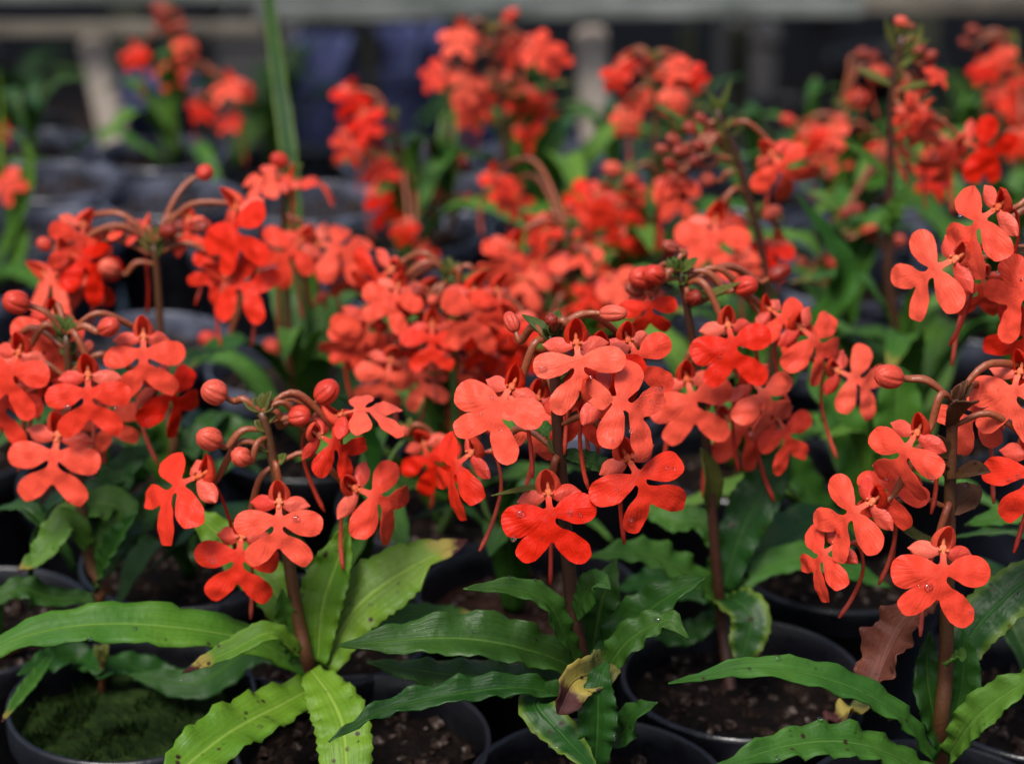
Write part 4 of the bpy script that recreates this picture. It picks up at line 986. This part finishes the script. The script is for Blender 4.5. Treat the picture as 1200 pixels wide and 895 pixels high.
plant('T', 'tall orchid with a dark dried bud cluster on top and two large open blooms', 0.760,
      [(840, 128), (848, 150), (862, 180), (872, 215), (885, 260), (895, 310), (902, 370), (905, 420)],
      [(906, 182, 17, 6, 2, .97, -.012, 2), (838, 262, 5, 2, 3, 1.18, -.016, 5), (850, 248, 20, 20, 0, .8, .01, 1), (909, 285, -4, 10, 0, .8, .006, 3), (800, 210, -12, 0, 10, .6, .01, 6), (868, 300, 14, 0, 10, .6, .0, 5)],
      [(903, 250, 11.5, 0), (790, 165, 10, 0, True), (800, 178, 12, -.01, True), (808, 150, 10, 0, True), (816, 190, 10, 0, True), (822, 140, 9, 0, True), (785, 192, 9, 0, True), (776, 175, 9, 0, True), (820, 172, 9, -.01, True), (908, 326, 8, 0, True), (828, 210, 9, 0), (832, 156, 9, .01, True), (846, 168, 9, .01, True)],
      stemmat='stem_red', rpx=0.0021, inf0=260, nleaf=8, pool=(0, 2, 3, 6), lscale=1.1, seed=14, bracts=5,
      leaves=[([(840, 150, 0), (846, 125, 0), (858, 92, 0)], 9, 'bract', dict(fold=.4)), ([(850, 155, 0), (862, 155, 0), (872, 146, 0)], 9, 'bract', dict(fold=.4)), ([(800, 140, 0), (780, 130, 0), (768, 124, 0)], 9, 'bract', dict(fold=.4)),
              ([(905, 440, 0), (950, 390, .0), (990, 320, -.01), (935, 228, -.02)], 40, 'mid', dict(fold=.2))])
plant('N', 'tallest orchid on the right, dark spike of spiky green bracts tipped by one bud', 0.785,
      [(1057, 42), (1052, 70), (1046, 110), (1044, 170), (1043, 230), (1042, 290), (1044, 350)],
      [(1075, 118, -10, 10, 10, .62, -.006, 5), (1088, 128, 20, 20, 0, .6, -.006, 1), (1065, 130, -10, 0, 0, .6, -.01, 2), (1094, 80, 10, 30, 30, .5, 0, 1), (1136, 168, 62, 20, 6, 1.05, -.01, 3), (1120, 176, -10, 0, 0, .75, .01, 2), (1082, 140, 10, 0, 0, .7, 0, 6)],
      [(1056, 26, 9, 0), (1090, 66, 9, 0, True), (1060, 96, 8, 0), (1092, 92, 8, 0), (1076, 58, 8, 0, True)],
      stemmat='stem_red', rpx=0.0022, inf0=200, nleaf=8, pool=(0, 2, 3, 6), lscale=1.1, seed=15, bracts=6,
      leaves=[([(1050, 60, 0), (1044, 45, 0), (1038, 22, 0)], 11, 'bract'), ([(1058, 60, 0), (1074, 48, 0), (1080, 28, 0)], 11, 'bract'), ([(1045, 100, 0), (1030, 92, 0), (1003, 80, 0)], 14, 'bract'),
              ([(1048, 80, 0), (1070, 70, -.004), (1080, 62, -.01)], 13, 'bract'), ([(1047, 112, 0), (1066, 102, -.004), (1090, 98, -.008)], 12, 'bract'), ([(1043, 205, 0), (1020, 188, -.006), (988, 164, -.012)], 20, 'mid'),
              ([(1043, 280, 0), (1046, 255, -.006), (1062, 222, -.012)], 26, 'mid'), ([(1046, 70, 0), (1060, 62, 0), (1090, 46, 0)], 10, 'bract')])
plant('Q', 'orchid leaning in from the right edge, flowers hanging left in a curved chain', 0.565,
      [(1262, 260), (1262, 300), (1260, 380), (1256, 460), (1252, 560), (1250, 640)],
      [(1166, 246, -46, -48, 8, 1.04, -.012, 3, 1), (1115, 306, -58, -42, 6, 1.08, -.008, 6, 0), (1152, 325, -5, 0, -20, .7, .014, 1, 0), (1224, 335, -62, -35, 8, .98, -.014, 2, 3), (1222, 384, -50, -20, 0, .98, -.006, 3, 1)],
      [(1228, 270, 12, 0)],
      stemmat='stem_red', rpx=0.0021, inf0=420, nleaf=5, seed=16, bracts=3, pool=(0, 4, 6),
      leaves=[([(1260, 298, 0), (1220, 297, 0), (1160, 292, .004)], 12, 'brown_bract', dict(fold=.8, name='bract')), ([(1250, 600, 0), (1225, 590, .01), (1190, 600, .01), (1130, 615, .015)], 36, 'mid')])
plant('J', 'slender hazy orchid with a column of red flowers down its left side', 1.00,
      [(462, 142), (466, 165), (474, 200), (482, 240), (488, 290)],
      [(413, 106, 5, 0, 0, 1.0, 0, 2), (426, 135, 12, 0, 0, 1.0, -.01, 5), (410, 158, -10, 0, 0, 1.1, -.01, 1), (428, 165, 10, 0, 0, 1.0, 0, 3), (438, 192, 25, 0, 0, 1.0, 0, 6), (462, 208, -10, 0, 0, .9, 0, 2), (446, 225, -8, 0, 0, 1.1, -.01, 4), (438, 150, 20, 0, 0, 1.0, .01, 2), (462, 232, 10, 0, 0, .9, .01, 1),
       (470, 262, 0, 0, 0, .9, -.05, 1), (500, 292, 20, 0, 0, .8, -.05, 3)],
      [(410, 105, 9, .01), (462, 176, 6, .01, True), (470, 210, 8, 0)],
      rpx=0.0019, inf0=230, nleaf=7, seed=17, bracts=3)
plant('J2', 'hazy orchid stem carrying brown faded buds and no open flowers, behind the middle', 1.02,
      [(528, 150), (528, 180), (527, 220), (526, 270)], [(512, 222, 0, 0, 0, .6, 0, 1)],
      [(540, 188, 9, 0, True), (544, 196, 8, .01, True), (505, 176, 7, 0, True), (515, 200, 7, 0, True), (548, 232, 7, 0, True), (496, 248, 7, 0, True)],
      stemmat='stem_mixed', rpx=0.0018, inf0=230, nleaf=6, seed=18, bracts=4)
plant('K', 'orchid with the highest dense blooms against the pale plank, top centre', 1.06,
      [(576, 38), (580, 70), (586, 110), (592, 160), (598, 200)],
      [(540, 36, -5, 0, 0, 1.15, -.01, 2), (520, 85, -55, -10, 0, 1.0, 0, 3), (548, 88, -5, 0, 0, 1.15, -.01, 5), (595, 112, 5, 0, 0, 1.15, -.02, 1), (618, 52, 60, 10, 5, 1.15, -.01, 3), (640, 62, 50, 10, 0, 1.0, 0, 1), (615, 148, 28, 0, 0, 1.05, 0, 6), (552, 122, -8, 0, 0, 1.1, 0, 2), (572, 68, 0, 0, 0, 1.15, -.01, 4),
       (560, 108, 0, 0, 0, 1.1, 0, 1), (612, 110, 20, 0, 0, 1.1, 0, 2), (625, 118, 30, 0, 0, 1.0, .01, 3), (580, 88, 10, 0, 0, 1., .01, 5), (535, 58, -20, 0, 0, 1., .01, 1), (595, 50, 20, 0, 0, .9, .01, 1)],
      [(598, 19, 11, 0), (560, 44, 8, 0, True), (574, 52, 8, 0, True)],
      rpx=0.0021, inf0=150, nleaf=10, seed=19, bracts=4, pool=(0, 2, 3, 6), lscale=1.15)
plant('L', 'far left hazy orchid, scattered red blooms below a brown dried flower head', 1.215,
      [(200, 12), (202, 40), (206, 80), (208, 130), (206, 175)],
      [(157, 58, -10, 0, 15, .9, 0, 2), (200, 76, 0, 0, 20, 1.1, 0, 1), (218, 48, 20, 0, 10, 1.0, 0, 5), (236, 64, 35, 0, 10, .9, 0, 3), (268, 96, 20, 0, 20, 1.1, 0, 2), (286, 105, 60, 0, 20, .7, 0, 1), (234, 122, -10, 0, 15, .9, 0, 6), (272, 136, 20, 0, 20, .95, 0, 4), (284, 152, 30, 0, 0, .7, 0, 1)],
      [(195, 12, 10, 0, True), (206, 20, 9, .01, True), (190, 26, 9, 0, True), (202, 34, 9, 0, True), (212, 30, 8, 0, True), (186, 10, 8, 0, True)],
      rpx=0.0018, inf0=120, nleaf=12, seed=20, bracts=3, pool=(0, 2, 3, 6), lscale=.85, stemmat='stem_green')
plant('U', 'hazy orchid right of the pale post with faded brownish red flowers', 0.985,
      [(765, 72), (766, 100), (768, 150), (768, 200)],
      [(724, 80, -10, 0, 0, .8, 0, 2), (738, 70, 10, 0, 0, .8, 0, 5), (735, 130, 8, 0, 0, 1.0, -.01, 1), (716, 98, -20, 0, 0, .9, 0, 3), (786, 72, 10, 0, 0, .9, 0, 1), (790, 108, 0, 0, 0, .9, -.01, 2), (806, 84, 20, 0, 0, .8, 0, 6), (745, 110, 10, 0, 0, .7, 0, 6)],
      [(760, 72, 9, 0, True), (775, 80, 8, 0, True), (812, 98, 8, 0, True), (750, 84, 8, 0, True), (798, 92, 8, 0, True), (822, 106, 8, .01, True)],
      rpx=0.0019, inf0=150, nleaf=5, seed=21, bracts=3, stemmat='stem_mixed')
plant('R', 'hazy orchid with loose small blooms left of the tallest red spike', 0.98,
      [(985, 125), (985, 160), (986, 200), (986, 250)],
      [(946, 152, -10, 0, 10, .9, 0, 2), (974, 146, 10, 0, 0, .9, 0, 1), (962, 172, 0, 0, 0, .8, 0, 3), (1012, 72, 0, 0, 0, .8, .02, 5), (1030, 80, 10, 0, 0, .7, .02, 2), (1003, 108, 0, 0, 0, .6, 0, 1), (982, 175, 10, 0, 0, .7, 0, 6), (1030, 170, 0, 0, 0, .7, 0, 1)],
      [(925, 142, 10, 0), (985, 140, 10, 0), (1004, 117, 10, 0, True), (973, 205, 9, 0, True), (944, 158, 8, 0), (1010, 62, 8, 0, True), (1022, 66, 8, 0, True)],
      rpx=0.0018, inf0=190, nleaf=8, pool=(0, 2, 3, 6), lscale=1.1, seed=22, bracts=3)
plant('V', 'small orchid low behind the tall right ones, holding only a few red buds', 0.88,
      [(985, 255), (985, 280), (986, 320)], [(1100, 196, 0, 0, 10, 1.1, .08, 2), (1098, 168, 0, 0, 0, .9, .08, 1)],
      [(1017, 273, 12, 0), (1053, 283, 9, 0), (975, 307, 10, 0), (955, 326, 9, 0, True), (940, 308, 8, 0, True), (990, 250, 9, 0, True), (1002, 245, 9, 0, True)],
      rpx=0.0015, inf0=300, nleaf=9, seed=23, bracts=3, stemmat='stem_green', pool=(0, 1, 2, 3))
plant('O', 'farthest hazy orchid in the upper right corner with pinkish red flowers', 1.10,
      [(1190, 48), (1192, 80), (1192, 120), (1190, 180)],
      [(1150, 74, -10, 0, 0, .9, 0, 2), (1170, 60, 0, 0, 0, .9, 0, 1), (1182, 112, 10, 0, 0, 1.1, 0, 3), (1138, 38, 0, 0, 0, .6, 0, 6), (1194, 155, 5, 0, 0, 1.1, -.05, 5), (1200, 90, 10, 0, 0, .9, 0, 2), (1168, 104, 0, 0, 0, .7, 0, 2)],
      [(1140, 36, 8, 0, True), (1130, 50, 7, 0, True), (1170, 74, 8, 0), (1196, 130, 9, 0)],
      rpx=0.0018, inf0=130, nleaf=7, seed=24, bracts=3, stemmat='stem_green')
plant('S', 'hazy orchid cut off by the left edge, two red blooms over arching lime leaves', 0.98,
      [(-30, 130), (-28, 170), (-26, 220), (-24, 280)],
      [(4, 148, 0, 0, 20, .7, .1, 2), (-2, 208, 60, 0, 10, 1.1, 0, 3), (-20, 180, -10, 0, 0, 1.0, 0, 1)], [(-12, 150, 9, 0)],
      rpx=0.0018, inf0=230, nleaf=4, seed=25, bracts=3, stemmat='stem_green',
      leaves=[([(-24, 350, 0), (10, 280, 0), (34, 215, 0), (30, 170, 0), (5, 150, 0)], 18, 'mid'), ([(-20, 340, 0), (5, 318, -.01), (30, 322, -.03), (60, 345, -.05)], 24, 'mid'), ([(-24, 340, 0), (-5, 230, 0), (2, 150, 0), (0, 80, 0)], 8, 'lime'),
              ([(-20, 350, 0), (20, 300, 0), (18, 250, 0), (26, 190, 0)], 26, 'mid')])
# pots with plants that show mostly pot and leaves
plant('X1', 'leafy orchid without flowers in the black pot behind the lime leaves on the left', 0.69, [(232, 560), (228, 600), (224, 630)], [], [], potpos=(PP['X1'].x, PP['X1'].y), nleaf=5, seed=30, bracts=2, rpx=.0012, stemmat='stem_green', pool=(1, 4), hst=.03, lscale=.9)
plant('X2', 'leafy orchid without flowers in the black pot of reddish soil behind the centre plant', 0.66, [(560, 560), (570, 600), (590, 640)], [], [], potpos=(PP['X2'].x, PP['X2'].y), nleaf=4, seed=31, bracts=2, rpx=.0012, stemmat='stem_green', kind='red', pool=(1, 4), hst=.03, lscale=.9)
plant('X3', 'flowerless orchid with broad upright green leaves, left of the trailing right flower chain', 0.69, [(1040, 520), (1030, 560), (1010, 610)], [], [], potpos=(PP['X3'].x, PP['X3'].y), nleaf=4, seed=32, bracts=2, rpx=.0012, stemmat='stem_green', pool=(0, 2), hst=.03,
      leaves=[([(1000, 640, 0), (1008, 570, .0), (988, 500, .0), (950, 425, .0)], 58, 'mid', dict(fold=.3, prof='blunt')), ([(1010, 640, 0), (1040, 560, 0), (1050, 500, 0), (1052, 430, 0)], 62, 'mid', dict(fold=.3, prof='blunt')),
              ([(1000, 640, 0), (950, 580, .0), (930, 540, .0), (915, 500, .0)], 46, 'dark', dict(fold=.3))])
# tall green blade
gp = NP['Z']
root = empty('potted_grass', (gp[0], gp[1], 0)); root['label'] = 'single tall green blade rising out of the top edge, left of centre'; root['category'] = 'potted plant'
make_pot(root, gp[0], gp[1], 'soil', 2)
leaf(root, [Vector((gp[0], gp[1], 0.072)), at(347, 420, .88), at(345, 300, .9), at(338, 180, .92), at(326, 90, .94), at(312, -20, .96), at(300, -90, .97)], 19*0.98/FPX, 'dark_edge', fold=.45, n=40, prof='oval', wave=0, th=.0008)
leaf(root, [Vector((gp[0], gp[1], 0.072)), at(352, 440, .88), at(362, 360, .9), at(372, 300, .9)], 20*0.98/FPX, 'mid', fold=.45, wave=0)

# remaining pots: leafy young plants; towards the back left bare soil
rnd = random.Random(77)
k = 0
for gx, gy in sorted(grid, key=lambda g_: g_[1]):
    q = Vector((gx, gy, 0.085)) - CAMP; d = q.dot(FWD); ix = CX + FPX*q.dot(RT)/d; iy = CY - FPX*q.dot(UP)/d
    late = gy > 0.95
    bare = (gx < -0.02 and gy > 0.80 and rnd.random() < 0.85) or (gy > 1.0 and gx < 0.20 and rnd.random() < 0.8)
    if not (-90 < ix < 1290) or gy < 0.575: continue
    root = empty('potted_orchid' if not bare else 'soil_pot', (gx, gy, 0))
    make_pot(root, gx, gy, 'grey' if bare and k % 3 else 'soil', k)
    if bare:
        root['label'] = 'bare black pot of soil without plant, ' + ('last row' if gy > 1.12 else 'second last row' if gy > 1.04 else 'blurred rows before the last two') + (' at the left' if ix < 400 else ' in the middle' if ix < 800 else ' at the right'); root['category'] = 'pot'; root['group'] = 'empty soil pots at the back'
        o = root
    else:
        side = 'left' if ix < 420 else ('middle' if ix < 820 else 'right')
        dep = 'front' if gy < 0.72 else ('blurred middle' if gy < 0.95 else 'blurred back')
        root['label'] = f'flowerless leafy orchid in a black pot, {dep} rows on the {side}'; root['category'] = 'potted orchid'; root['group'] = f'flowerless orchids in the {dep} rows, {side}'
        nl = rnd.randint(5, 8) if ix > 850 else rnd.randint(4, 6)
        rosette(root, Vector((gx, gy, 0.074)), nl, rnd, 0.03, .9 if late or ix < 850 else 1.3, pool=(0, 1, 2, 3, 6) if ix > 850 else (1, 4, 7, 5))
    k += 1
